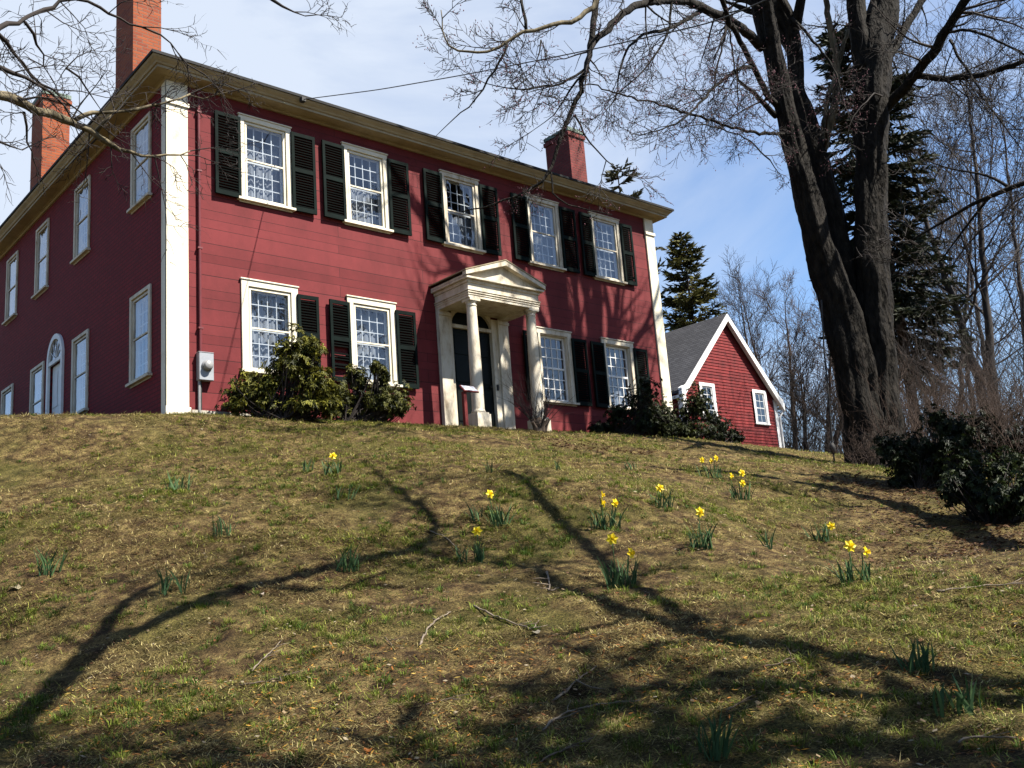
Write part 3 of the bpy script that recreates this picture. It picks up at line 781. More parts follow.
m = MB(); m.box(bx1-.2, bx1+.02, YG-.06, YG-.005, bz0, bze); m.build('corner_board', M['white'], barn)
for xg in (bx0-.30, bx1+.22):
    m = MB(); m.box(xg, xg+.08, YG-.2, YG+9, bze-.42, bze-.30); m.build('gutter', M['white'], barn)
m = MB(); m.tube([(bx1+.28, YG-.18, bze-.40), (bx1+.2, YG-.16, bze-.62), (bx1+.07, YG-.10, bze-.80), (bx1+.06, YG-.10, 1.0)], .045, 8); m.build('downspout', M['white'], barn)
bt = lambda s, n, z: (s, YG-.034-(n+.115)*.4, z)
for c in (27.25, 30.98):
    window(bt, c, 3.55, 4.93, .72, 'plain', barn, mat='white', curtain=0, grid=(2, 4), storm=False, cas=.16, head=0)
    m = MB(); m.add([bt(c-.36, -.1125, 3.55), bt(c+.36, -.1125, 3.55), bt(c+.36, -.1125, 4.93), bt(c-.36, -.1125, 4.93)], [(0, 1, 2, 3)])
    m.build('unlit_room_sheet', M['door'], barn)  # black sheet painted for the darkness of the unlit room behind the glass

# ------------------------------------------------------------------ trees and plants: tools
class Tubes:
    """many thin tapered tubes, joined as one mesh of quads"""
    def __init__(self):
        self.V = []; self.F = []; self.n = 0
    def add(self, path, rad, k=4):
        P = np.asarray(path, float); n = len(P)
        T = np.empty_like(P); T[1:-1] = P[2:]-P[:-2]; T[0] = P[1]-P[0]; T[-1] = P[-1]-P[-2]
        T /= (np.sqrt((T*T).sum(1))[:, None]+1e-9)
        ref = np.array([0.31, 0.93, 0.2]) if abs(T[0, 1]) < 0.8 else np.array([0.93, 0.1, 0.3])
        A = np.cross(T, ref); A /= (np.sqrt((A*A).sum(1))[:, None]+1e-9)
        B = np.cross(T, A)
        th = np.arange(k)*2*math.pi/k
        rad = np.broadcast_to(np.asarray(rad, float), (n,))
        V = P[:, None]+(A[:, None]*np.cos(th)[None, :, None]+B[:, None]*np.sin(th)[None, :, None])*rad[:, None, None]
        i = np.arange(k); j = np.arange(n-1)[:, None]*k
        q = np.stack([j+i, j+(i+1) % k, j+k+(i+1) % k, j+k+i], -1).reshape(-1, 4)+self.n
        self.V.append(V.reshape(-1, 3)); self.F.append(q); self.n += n*k
    def build(self, name, mat, parent=None, smooth=True):
        o = tris_mesh(name, np.concatenate(self.V), np.concatenate(self.F), mat, parent=parent, loops=4)
        if smooth: o.data.polygons.foreach_set('use_smooth', np.ones(len(o.data.polygons), bool))
        return o
def unit(v):
    v = np.asarray(v, float); return v/(np.linalg.norm(v)+1e-9)
def rand_perp(rng, d):
    v = rng.normal(size=3); v -= d*(v@d); return unit(v)
def resample(path, step):
    P = np.asarray(path, float); d = np.r_[0, np.cumsum(np.linalg.norm(np.diff(P, axis=0), axis=1))]
    n = max(3, int(d[-1]/step)+1); t = np.linspace(0, d[-1], n)
    # Catmull-Rom style smoothing: linear resample then a light blur
    Q = np.stack([np.interp(t, d, P[:, i]) for i in range(3)], 1)
    for _ in range(2):
        Q[1:-1] = .25*Q[:-2]+.5*Q[1:-1]+.25*Q[2:]
    return Q, t/d[-1]
def grow(rng, tb, p, d, length, r, level, spec, tips):
    """one branch and everything that springs from it; spec[level] = (children, angle lo, hi, length ratio, wobble, lift, sides)"""
    nch, alo, ahi, ratio, wob, lift, k = spec[level][:7]
    seg = max(3, min(9, int(length/(0.22 if level > 1 else 0.4))+2))
    P = [np.asarray(p, float)]; d = unit(d); dirs = [d]
    for i in range(seg):
        d = unit(d+rng.normal(size=3)*wob+np.array([0, 0, lift]))
        P.append(P[-1]+d*length/seg); dirs.append(d)
    last = level == len(spec)-1
    rend = r*(0.3 if not last else 0.45)
    rad = np.linspace(r, rend, seg+1)
    tb.add(P, rad, k)
    if last:
        tips.append((P[-1], d)); return
    nc = max(1, int(round(nch*rng.uniform(.75, 1.25))))
    for c in range(nc):
        t = (c+rng.uniform(.2, .95))/nc*(0.82)+0.18
        if level == 0: t = 0.25+0.75*(c+rng.uniform(.1, .9))/nc
        f = t*seg; i = min(int(f), seg-1); fr = f-i
        q = P[i]*(1-fr)+P[i+1]*fr
        a = R(rng.uniform(alo, ahi)); dd = unit(dirs[i]*math.cos(a)+rand_perp(rng, dirs[i])*math.sin(a))
        ln = length*ratio*rng.uniform(.65, 1.25)*(1.15-0.55*t)
        grow(rng, tb, q, dd, ln, max(rad[min(i+1, seg)]*rng.uniform(.45, .7), spec[-1][7] if len(spec[-1]) > 7 else .004), level+1, spec, tips)
    grow(rng, tb, P[-1], d, length*ratio*.8, rend, level+1, spec, tips)
def buds(rng, tips, name, parent, size=.02, per=3, frac=1.0):
    V = []; F = []; n = 0
    for p, d in tips:
        if rng.random() > frac: continue
        for k in range(per):
            c = p-d*rng.uniform(0, .22)*k+rng.normal(size=3)*.012
            s = size*rng.uniform(.7, 1.3)
            o = np.array([(s, 0, 0), (-s, 0, 0), (0, s, 0), (0, -s, 0), (0, 0, s*1.5), (0, 0, -s*1.5)])
            V.append(c+o); F.append(np.array([(0, 2, 4), (2, 1, 4), (1, 3, 4), (3, 0, 4), (2, 0, 5), (1, 2, 5), (3, 1, 5), (0, 3, 5)])+n); n += 6
    o = tris_mesh(name, np.concatenate(V), np.concatenate(F), M['bud'], parent=parent)
    return tag(o, kind='stuff')

# ------------------------------------------------------------------ the big maple on the lawn's right
DM = 19.2
tb0 = at(872, 466, DM); tb0[2] = g1(tb0[0], tb0[1])
maple = thing('maple_tree', tb0, 'massive bare maple with three dark trunks rising from one base on the lawn', 'tree')
rng = np.random.default_rng(11)
def bark_rough(seed, k=9, amp=.07):
    rr = np.random.RandomState(seed)
    ph = rr.rand(6)*6.28
    def f(P, th):
        z = P[:, 2][:, None]; t = th[None, :]
        return 1+amp*np.sin(k*t+1.1*np.sin(z*1.9+ph[0])+ph[1])*.6+amp*.8*np.sin(3*t+z*1.3+ph[2])+amp*.5*np.sin((k+6)*t-z*2.3+ph[3])+amp*.6*np.sin(z*5+2*t+ph[4])+rr.normal(size=(len(P), len(th)))*.018
    return f
def stem(pts, name='trunk', k=44, seed=0, step=.10, amp=.10, parent=maple, mat=None, flare=0):
    """pts: (u, v, width in px, distance)"""
    P = np.array([at_h(u, v, d) for u, v, w, d in pts]); Wd = np.array([.89*w/CF/2*((p-C0)@fwd) for (u, v, w, d), p in zip(pts, P)])
    if flare: P[0][2] = g1(P[0][0], P[0][1])-.3
    Q, t = resample(P, step)
    d = np.r_[0, np.cumsum(np.linalg.norm(np.diff(P, axis=0), axis=1))]; d /= d[-1]
    rad = np.interp(t, d, Wd)
    m = MB(); m.tube(Q, rad, k, bark_rough(seed, amp=amp))
    o = m.build(name, mat or M['bark'], parent, smooth=True)
    return Q, rad, o
SA = stem([(876, 476, 66, DM), (871, 446, 52, DM), (862, 400, 47, DM), (846, 330, 43, DM), (834, 290, 38, DM), (819, 245, 31, DM-.1), (808, 200, 27, DM-.2), (794, 150, 23, DM-.3), (783, 100, 21, DM-.4), (773, 50, 21, DM-.5), (761, 0, 22, DM-.7), (742, -70, 21, DM-1), (722, -140, 18, DM-1.4), (705, -215, 14, DM-1.8), (690, -290, 9, DM-2.2), (684, -350, 4, DM-2.5)], seed=1, flare=1)
SB = stem([(878, 474, 60, DM+.3), (873, 430, 48, DM+.35), (864, 370, 40, DM+.4), (852, 310, 35, DM+.4), (843, 270, 31, DM+.4), (835, 240, 28, DM+.4), (828, 200, 27, DM+.4), (814, 150, 25, DM+.4), (805, 115, 21, DM+.4), (796, 92, 17, DM+.4), (795, 60, 16, DM+.4), (790, 25, 18, DM+.3), (776, 0, 17, DM+.2), (752, -60, 15, DM+.1), (738, -130, 12, DM), (730, -220, 8, DM), (726, -300, 4, DM)], seed=2, flare=1)
SC = stem([(884, 476, 72, DM-.1), (881, 440, 46, DM), (879, 380, 39, DM), (875, 300, 37, DM), (871, 245, 34, DM), (870, 200, 33, DM), (871, 150, 33, DM), (872, 100, 38, DM), (873, 60, 38, DM), (878, 30, 34, DM), (884, 0, 29, DM), (893, -70, 27, DM), (898, -150, 22, DM), (905, -240, 15, DM), (910, -320, 8, DM), (914, -370, 4, DM)], seed=3, flare=1)
stem([(866, 70, 22, DM-.1), (859, 30, 20, DM-.1), (856, 0, 19, DM-.1), (848, -70, 18, DM-.2), (838, -150, 14, DM-.3), (828, -230, 9, DM-.3), (820, -300, 4, DM-.3)], 'limb', 18, 4)
for ai, an in enumerate((215, 245, 272, 300, 335, 20)):
    ca, sa = math.cos(R(an)), math.sin(R(an)); pr = []
    for r_, h_ in ((.25, .62), (.55, .28), (.85, .08), (1.25, -.02), (1.75, -.14)):
        x_, y_ = tb0[0]+ca*r_+.12*math.sin(ai+r_*2), tb0[1]+sa*r_+.12*math.cos(ai*2+r_*2); pr.append((x_, y_, g1(x_, y_)+h_))
    Qr, tr_ = resample(pr, .1); m = MB(); m.tube(Qr, np.interp(tr_, [0, .5, 1], [.30, .17, .05]), 16, bark_rough(ai+30, amp=.08)); m.build('root', M['bark'], maple, smooth=True)
tw = Tubes(); tips = []; tw_r = Tubes(); tips_r = []
TW = [(6, 25, 60, .64, .16, .02, 4), (5, 25, 60, .6, .20, .02, 3), (3, 20, 55, .6, .22, .02, 3, .0055)]
def limb(pts, w0, w1, dens=2.2, name='limb', size=.9, spec=TW, right=False, mat=None, k=9, lift=None, tail=True):
    P = np.array([at_h(u, v, d) for u, v, d in pts])
    Q, t = resample(P, .16)
    Q[1:-1] += rng.normal(size=Q[1:-1].shape)*.012
    rad = np.interp(t, [0, 1], [w0/2, w1/2])
    m = MB(); m.tube(Q, rad, k); m.build(name, mat or M['bark'], maple, smooth=True)
    ln = np.linalg.norm(np.diff(Q, axis=0), axis=1).sum()
    tt = tw_r if right else tw; tp = tips_r if right else tips
    for i in range(int(ln*dens*1.35)):
        f = rng.uniform(.08, 1)*(len(Q)-1); j = min(int(f), len(Q)-2)
        T = unit(Q[j+1]-Q[j]); a = R(rng.uniform(30, 75))
        d = unit(T*math.cos(a)+rand_perp(rng, T)*math.sin(a)+np.array([0, 0, -.12 if lift is None else lift]))
        grow(rng, tt, Q[j], d, size*rng.uniform(.5, 1.3), max(rad[j]*rng.uniform(.25, .45), .009), 0, spec, tp)
    if tail: grow(rng, tt, Q[-1], unit(Q[-1]-Q[-2]), size, rad[-1], 0, spec, tp)
    return Q
d0 = DM
limb([(762, 48, d0-.5), (745, 30, d0-1), (727, 18, d0-1.6), (704, 9, d0-2.3), (684, 0, d0-3), (655, 1, d0-3.8), (635, 5, d0-4.4), (616, 20, d0-4.8), (600, 36, d0-5.1), (594, 42, d0-5.2)], .20, .10, 1.3)
limb([(704, 10, d0-2.3), (694, 15, d0-2.6), (669, 30, d0-3), (645, 34, d0-3.4), (632, 41, d0-3.6), (624, 53, d0-3.7), (618, 80, d0-3.8)], .09, .03, 1.8)
limb([(600, -6, d0-5), (594, 4, d0-5.1), (593, 29, d0-5.2), (590, 51, d0-5.3), (585.5, 68, d0-5.3), (583.5, 82, d0-5.3), (577, 103, d0-5.3), (565, 127, d0-5.3), (558, 140, d0-5.3), (556, 155, d0-5.3), (550, 174, d0-5.3), (533, 190, d0-5.3), (505, 202, d0-5.3), (480, 208, d0-5.3), (462, 212, d0-5.3)], .115, .018, .5, size=.5, tail=False)
limb([(551, 172, d0-5.3), (552, 198, d0-5.3), (560, 206, d0-5.3), (590, 210, d0-5.3), (612, 215, d0-5.3)], .03, .014, .8, size=.4, tail=False)
limb([(574.5, 115, d0-5.3), (583, 130, d0-5.3), (592, 147, d0-5.3), (603, 158, d0-5.3), (616, 168, d0-5.3)], .035, .015, 1.5, size=.6)
limb([(602, -10, d0-6), (598, 4, d0-6), (594, 10, d0-6), (577, 20.5, d0-6.1), (557, 22.5, d0-6.2), (546, 29, d0-6.3), (528, 29, d0-6.3), (512, 38, d0-6.4), (499, 46, d0-6.4), (487, 53, d0-6.5), (475, 55, d0-6.5), (459.5, 52, d0-6.6), (440, 43, d0-6.6), (441, 32, d0-6.6), (446, 22, d0-6.6), (441, 10, d0-6.6)], .085, .014, 1.5, mat=M['bark_pale'], size=.7, tail=False)
limb([(507, 43, d0-6.4), (502.5, 60, d0-6.4), (487, 82, d0-6.4), (475, 100, d0-6.4), (459.5, 115, d0-6.4), (444, 127, d0-6.4), (436, 136, d0-6.4)], .04, .008, .8, size=.4, tail=False)
limb([(588, 66, d0-5.3), (575, 76, d0-5.4), (560, 84, d0-5.6), (530, 90, d0-5.8), (505, 90, d0-6), (490, 84, d0-6), (475, 78, d0-6)], .045, .010, 3.2, size=.7)
limb([(585, 74, d0-5.3), (573, 82, d0-5.3), (566, 96, d0-5.3), (560, 112, d0-5.3), (545, 122, d0-5.3)], .04, .012, 3.4, size=.7)
limb([(526, 30, d0-6.3), (523, 15, d0-6.3), (521, -5, d0-6.2)], .05, .04, 2.4, size=.7, tail=False)
limb([(541, 40, d0-6.3), (537, 60, d0-6.3), (532, 75, d0-6.3)], .025, .01, 3, size=.6)
limb([(776, 116, d0-.4), (763, 101, d0-.8), (746.5, 88, d0-1.3), (738, 80, d0-1.6)], .13, .05, 2.2, size=.9)
limb([(778, 107, d0-.4), (768, 98, d0-.7), (753, 66, d0-1.2), (740, 40, d0-1.7), (727, 18, d0-2.2), (720, -6, d0-2.6)], .13, .09, 1.0, tail=False)
limb([(753, 67, d0-1.2), (742, 67, d0-1.6), (733, 72, d0-1.9), (715, 86, d0-2.3), (700, 103, d0-2.7), (685, 119, d0-3), (668, 127, d0-3.4), (640, 135, d0-3.9)], .08, .016, 2.6, size=.8)
limb([(795, 134, d0-.2), (765, 134, d0-.9), (740, 130, d0-1.5), (700, 117, d0-2.4), (660, 105, d0-3.3), (626, 96, d0-4), (590, 84, d0-4.7)], .07, .022, 1.7, size=.8, mat=M['bark'])
limb([(726, 27, d0-1.8), (722, 50, d0-2), (716, 70, d0-2.1), (714, 92, d0-2.2)], .05, .02, 3.0, size=.7)
limb([(728, 27, d0-1.8), (733, 55, d0-1.9), (737, 85, d0-2), (738, 115, d0-2)], .04, .018, 3.0, size=.6)
limb([(680, 128, d0-3), (702, 124, d0-2.6), (720, 128, d0-2.2), (742, 135, d0-1.8), (760, 150, d0-1.4), (770, 160, d0-1.2)], .02, .03, 2.6, size=.8)
limb([(672, -8, d0-3.4), (671, 20, d0-3.4), (668, 36, d0-3.4), (655, 55, d0-3.5), (640, 75, d0-3.6), (620, 92, d0-3.7)], .05, .02, 1.8, size=.6)
# limbs to the right
limb([(876, 122, d0), (886, 108, d0-.1), (896, 97, d0-.3), (912, 78, d0-.8), (933, 52, d0-1.4), (950, 25, d0-2), (965, 0, d0-2.5), (985, -40, d0-3.2), (1010, -90, d0-4)], .24, .12, 1.6, right=True, size=1.3)
limb([(876, 82, d0), (886, 62, d0+.1), (898, 40, d0+.3), (912, 17, d0+.4), (924, -4, d0+.5), (945, -40, d0+.6)], .20, .13, 1.2, right=True, size=1.2)
limb([(916, 76, d0-.8), (945, 79, d0-1.3), (973, 77, d0-1.8), (1002, 69, d0-2.2), (1026, 61, d0-2.6), (1060, 50, d0-3.2), (1110, 30, d0-4)], .13, .07, 2.6, right=True, size=1.4, lift=-.22)
limb([(950, 40, d0-1.8), (957, 55, d0-2), (972, 75, d0-2.2), (980, 95, d0-2.4), (1000, 120, d0-2.7), (1015, 140, d0-3)], .06, .02, 3, right=True, size=1.1, lift=-.2)
limb([(945, 32, d0-1.9), (975, 30, d0-2.3), (1000, 42, d0-2.7), (1026, 56, d0-3)], .06, .035, 3, right=True, size=1.2, lift=-.2)
limb([(912, 84, d0-.7), (925, 92, d0-.9), (928, 80, d0-1), (940, 78, d0-1.2)], .03, .02, 2, right=True, size=.8)
limb([(882, 96, d0-.4), (875, 90, d0-.6), (868, 100, d0-.7), (858, 108, d0-.8), (850, 125, d0-.8), (846, 140, d0-.8)], .035, .012, 3, mat=M['bark_twig'], size=.6)
limb([(820, 165, d0+.4), (825, 140, d0+.35), (834, 112, d0+.2), (838, 80, d0+.2), (835, 48, d0+.2), (828, 20, d0+.2), (826, -20, d0+.2)], .20, .11, 1.2, mat=M['bark_pale'], size=.9, tail=False)
limb([(820, 150, d0+.4), (823, 128, d0+.4), (829, 95, d0+.4), (840, 60, d0+.5), (848, 30, d0+.6)], .12, .07, 1.2, mat=M['bark_pale'], size=.9)
limb([(792, 18, d0), (815, 42, d0-.3), (833, 65, d0-.5), (842, 95, d0-.6)], .07, .03, 2.0, size=.7)
# crowns above the picture: they throw the shadows on the house front
UP = [(5, 25, 50, .66, .10, .06, 6), (4, 25, 55, .62, .12, .04, 4), (2, 25, 60, .6, .15, .02, 3, .008)]
tu = Tubes(); tps = []
for Q, rad, o in (SA, SB, SC):
    zt = Q[-1][2]
    for i in range(12):
        j = int(rng.uniform(.50, .97)*(len(Q)-2))
        T = unit(Q[j+1]-Q[j]); a = R(rng.uniform(20, 52))
        d = unit(T*math.cos(a)+rand_perp(rng, T)*math.sin(a)+np.array([0, 0, .3]))
        if Q[j][2] < 6.8+1.0: d = unit(d+np.array([0, 0, .6]))
        grow(rng, tu, Q[j], d, rng.uniform(2.6, 4.6)*(1.2-.5*j/len(Q)), min(rad[j]*.8, .18), 0, UP, tps)
tag(tu.build('upper_branches', M['bark'], maple), kind='stuff')
o = tw.build('twigs', M['bark_twig'], maple); o['kind'] = 'stuff'
o = tw_r.build('twigs', M['bark_twig'], maple); o['kind'] = 'stuff'
buds(rng, tips, 'buds', maple, .009, 2, .28)

# hanging rope by the maple's left trunk
rb = at_h(835, 467, DM-.2)
rope = thing('hanging_rope', (rb[0], rb[1], rb[2]), 'thin dark rope hanging down beside the left edge of the big maple trunk', 'rope')
zz = np.linspace(0, 1, 24)
xy = np.array([at_h(821.5, 300, DM-.2), at_h(824, 350, DM-.2), at_h(829, 400, DM-.2), at_h(832, 440, DM-.2), at_h(835, 467, DM-.2)])
Q, t = resample(xy, .12)
m = MB(); m.tube(Q, .017, 6); m.build('rope', M['dark'], rope, smooth=True)
kp = at_h(833, 450, DM-.2)
m = MB(); m.tube([kp+np.array([0, 0, .14]), kp+np.array([0, 0, .08]), kp, kp-np.array([0, 0, .08])], [.02, .055, .06, .02], 8); m.build('knot', M['dark'], rope, smooth=True)

# ------------------------------------------------------------------ bare tree just left of the photographer: only its limbs reach into view
tp = np.array([*sl_pt(1.2, -4.6), 0]); tp[2] = g1(tp[0], tp[1])
left = thing('bare_tree', tp, 'bare tree left of the picture whose pale sunlit limbs cross the chimneys', 'tree')
rng = np.random.default_rng(5)
top = tp+np.array([.3, .4, 4.8])
m = MB(); Q, t = resample([tp-np.array([0, 0, .3]), tp+np.array([.05, 0, 1.5]), tp+np.array([.1, .1, 3.2]), top, top+np.array([0, .3, 2.2]), top+np.array([-.4, .5, 4.2])], .15)
m.tube(Q, np.interp(t, [0, .06, .5, 1], [.34, .24, .17, .05]), 20, bark_rough(9, amp=.04)); m.build('trunk', M['bark_pale'], left, smooth=True)
lt = Tubes(); ltips = []
LT = [(4, 25, 60, .62, .22, -.02, 4), (4, 25, 65, .62, .26, -.02, 3), (2, 20, 60, .6, .28, -.02, 3, .0028)]
def llimb(pts, w0, w1, dens=3, size=.5, mat='bark_pale', world=False, k=9, spec=LT, tail=True, wl=None):
    P = np.array([p if world else at(*p) for p in pts])
    Q, t = resample(P, .09)
    Q[1:-1] += rng.normal(size=Q[1:-1].shape)*.008
    rad = np.interp(t, [0, 1], [w0/2, w1/2])*(1+.12*np.sin(np.arange(len(Q))*1.3))
    if wl:
        dd = np.r_[0, np.cumsum(np.linalg.norm(np.diff(P, axis=0), axis=1))]; rad = np.interp(t, dd/dd[-1], np.array(wl)/2)*(1+.10*np.sin(np.arange(len(Q))*1.3))
    m = MB(); m.tube(Q, rad, k); m.build('limb', M[mat], left, smooth=True)
    ln = np.linalg.norm(np.diff(Q, axis=0), axis=1).sum()
    for i in range(int(ln*dens*(1.0 if world and w0 > .2 else 1.6))):
        f = rng.uniform(.3 if world else .1, 1)*(len(Q)-1); j = min(int(f), len(Q)-2)
        T = unit(Q[j+1]-Q[j]); a = R(rng.uniform(30, 75))
        d = unit(T*math.cos(a)+rand_perp(rng, T)*math.sin(a))
        grow(rng, lt, Q[j], d, size*rng.uniform(.5, 1.3), max(rad[j]*rng.uniform(.2, .4), .005), 0, spec, ltips)
    if tail: grow(rng, lt, Q[-1], unit(Q[-1]-Q[-2]), size*.8, max(rad[-1], .005), 0, spec, ltips)
dl = 7.2
dl0 = 6.0
A0 = at(-60, 80, 5.8)
llimb([tuple(top), tuple((top+A0)/2+np.array([0, 0, .25])), tuple(A0), tuple(at(0, 97, 6.3)), tuple(at(35, 109, 6.6)), tuple(at(70, 121, 7)), tuple(at(90, 130, 7.1)), tuple(at(102, 136, 7.2)), tuple(at(112, 146, 7.2)), tuple(at(122, 156, 7.2)), tuple(at(140, 157, 7.3)), tuple(at(165, 156, 7.4)), tuple(at(190, 151, 7.5))], .15, .012, 1.6, .45, world=True, wl=[.15, .10, .075, .062, .060, .056, .050, .044, .040, .034, .022, .016, .011])
llimb([(73, 121, 7), (77, 116, 7), (88, 111, 7.1), (105, 113, 7.1), (128, 112, 7.2), (150, 106, 7.3), (168, 106, 7.4), (178, 100, 7.4), (190, 94, 7.5)], .034, .012, 6, .35)
llimb([(97, 131, 7.15), (97, 122, 7.1), (103, 117, 7.1), (112, 115, 7.1)], .030, .012, 2, .25)
B0 = at(-60, 60, 5.8)
llimb([tuple(top+np.array([0, .1, .4])), tuple((top+B0)/2+np.array([0, 0, .4])), tuple(B0), tuple(at(0, 28, 6.3)), tuple(at(22, 21, 6.5)), tuple(at(45, 8, 6.7)), tuple(at(55, 1, 6.7)), tuple(at(75, -2, 6.8)), tuple(at(95, 1, 6.9)), tuple(at(102, 8, 6.9)), tuple(at(112, 17, 7)), tuple(at(128, 23, 7)), tuple(at(145, 30, 7.1)), tuple(at(158, 30, 7.1)), tuple(at(168, 37, 7.2)), tuple(at(178, 53, 7.3))], .09, .010, 2.4, .5, 'bark_twig', True)
llimb([(-15, 20, 6.2), (0, 36, 6.3), (12, 46, 6.4), (20, 60, 6.5), (30, 74, 6.6), (45, 86, 6.7), (60, 95, 6.8), (75, 108, 6.9), (85, 116, 6.9)], .030, .010, 4, .45, 'bark_twig')
llimb([(-20, 62, 6.2), (0, 66, 6.3), (12, 69, 6.3), (35, 81, 6.5), (50, 92, 6.6)], .034, .018, 4, .45, 'bark_twig')
llimb([(25, 22, 6.5), (32, 33, 6.6), (40, 50, 6.7), (45, 65, 6.8), (50, 76, 6.9)], .022, .006, 4.5, .35, 'bark_twig')
llimb([(66, 68, 6.8), (78, 80, 6.9), (90, 86, 7), (95, 100, 7.1), (101, 110, 7.1)], .016, .006, 4.5, .3, 'bark_twig')
llimb([(24, 112, 6.5), (25, 128, 6.5), (27, 140, 6.6), (32, 152, 6.7)], .018, .008, 4, .3, 'bark_twig')
llimb([(0, 142, 6.3), (12, 146, 6.4), (22, 150, 6.5)], .016, .006, 5, .3, 'bark_twig')
llimb([(178, 53, 7.3), (185, 62, 7.3), (200, 75, 7.4), (225, 84, 7.5)], .012, .005, 5, .35, 'bark_twig')
llimb([(262, -8, 7.6), (275, 2, 7.6), (290, 11, 7.6), (305, 16, 7.6)], .03, .008, 3, .35, 'bark_twig')
llimb([(188, 95, 7.5), (200, 96, 7.5), (215, 98, 7.5), (228, 92, 7.5)], .012, .005, 5, .25)
# heavy limbs overhead: their forked shadow lies across the lower left of the lawn
def shade_line(pix, h0, h1):
    out = []
    for i, (u, v) in enumerate(pix):
        g, d = hit(u, v); h = h0+(h1-h0)*i/(len(pix)-1)
        out.append(tuple(g+SUN/SUN[2]*h))
    return out
la = shade_line([(-40, 772), (0, 740), (50, 690), (85, 655), (110, 640), (150, 625), (200, 602), (240, 590), (290, 578), (350, 562), (420, 545)], 5.2, 6.3)
mid = np.array(la[0])
base_l = top+np.array([.05, .1, -.3])
bri = [tuple(base_l), tuple(base_l*.6+mid*.4+np.array([0, 0, .5])), tuple(base_l*.25+mid*.75+np.array([0, 0, .3]))]
llimb(bri+la, .36, .085, 1.5, 1.1, world=True, k=12, spec=UP)
lb = shade_line([(95, 648), (108, 625), (118, 606), (140, 592), (165, 580), (200, 573), (235, 570)], 5.5, 6.0)
llimb(lb, .13, .04, 2.5, .7, world=True, tail=False, spec=UP)
lc = shade_line([(300, 576), (340, 566), (390, 556), (425, 545), (437, 525), (425, 510), (405, 497), (385, 482), (375, 470)], 6.05, 6.6)
llimb(lc, .14, .05, 3.0, .8, world=True, spec=UP)
ld = shade_line([(250, 588), (300, 592), (350, 588), (395, 570)], 6.0, 6.2)
llimb(ld, .10, .04, 3.5, .7, world=True, spec=UP)
o = lt.build('twigs', M['bark_twig'], left); o['kind'] = 'stuff'

# ------------------------------------------------------------------ bare trees right of the picture: a few limbs reach in, trunks shade the lawn
rng = np.random.default_rng(8)
def off_tree(pix, k, h, r, label, nl=8):
    G = [hit(u, v)[0] for u, v in pix]; sxy = SUN[:2]/SUN[2]
    bx_, by_ = G[0][:2]+np.array([.5, -1.0])*k
    b = np.array([bx_, by_, g1(bx_, by_)])
    t = thing('bare_tree', b, label, 'tree')
    pts = [b-np.array([0, 0, .3])]
    for g in G:
        hh = float((b[:2]-g[:2])@sxy/(sxy@sxy)); pts.append(np.array([g[0]+sxy[0]*hh, g[1]+sxy[1]*hh, g[2]+hh]))
    pts.append(pts[-1]+np.array([0, 0, h]))
    Q, tt = resample(pts, .2); rad = np.interp(tt, [0, .05, .5, 1], [r*1.5, r, r*.75, r*.2])
    m = MB(); m.tube(Q, rad, 18, bark_rough(3, amp=.04)); m.build('trunk', M['bark'], t, smooth=True)
    tb = Tubes(); tp_ = []
    for i in range(nl):
        j = int(rng.uniform(.42, .98)*(len(Q)-2)); T = np.array([0, 0, 1.]); a = R(rng.uniform(35, 70))
        d = unit(T*math.cos(a)+rand_perp(rng, T)*math.sin(a))
        grow(rng, tb, Q[j], d, rng.uniform(.28, .42)*h*(1.25-j/len(Q)*.7), rad[j]*.5, 0, UP, tp_)
    return t, tb, Q
tA, tbA, QA = off_tree([(1024, 690), (940, 676), (850, 660), (690, 635), (600, 600), (520, 565)], 2.0, 2.5, .115, 'bare tree standing out of view at lower right, shading the near lawn', 8)
def alimb(pix, h0, h1, w0, w1, dens=2.6, size=.9):
    P = shade_line(pix, h0, h1); Q, tt = resample(P, .12); rad = np.interp(tt, [0, 1], [w0/2, w1/2])
    m = MB(); m.tube(Q, rad, 10); m.build('limb', M['bark'], tA, smooth=True)
    for i in range(int(len(Q)*.12*dens)):
        j = int(rng.uniform(.1, .98)*(len(Q)-2)); T = unit(Q[j+1]-Q[j]); a = R(rng.uniform(30, 70))
        grow(rng, tbA, Q[j], unit(T*math.cos(a)+rand_perp(rng, T)*math.sin(a)), size*rng.uniform(.6, 1.2), rad[j]*.4, 0, UP, [])
alimb([(1110, 712), (1024, 700), (900, 697), (760, 688), (690, 690), (600, 694), (540, 705)], 5.4, 5.6, .17, .09)
alimb([(700, 625), (670, 608), (640, 588), (600, 560), (575, 535), (545, 505), (525, 480), (505, 470)], 5.6, 6.6, .17, .09)
alimb([(1100, 770), (980, 756), (850, 748), (700, 748), (600, 752), (480, 766)], 5.0, 5.4, .20, .10)
alimb([(640, 588), (600, 585), (560, 570), (520, 562), (470, 556)], 5.7, 6.2, .05, .03, 2)
tag(tbA.build('branches', M['bark'], tA), kind='stuff')
tB, tbB, QB = off_tree([(1023, 548), (960, 528), (900, 506), (820, 485), (740, 474), (660, 468)], 1.6, 3, .15, 'bare tree right of the picture whose dark limbs hang in from the right edge', 4)
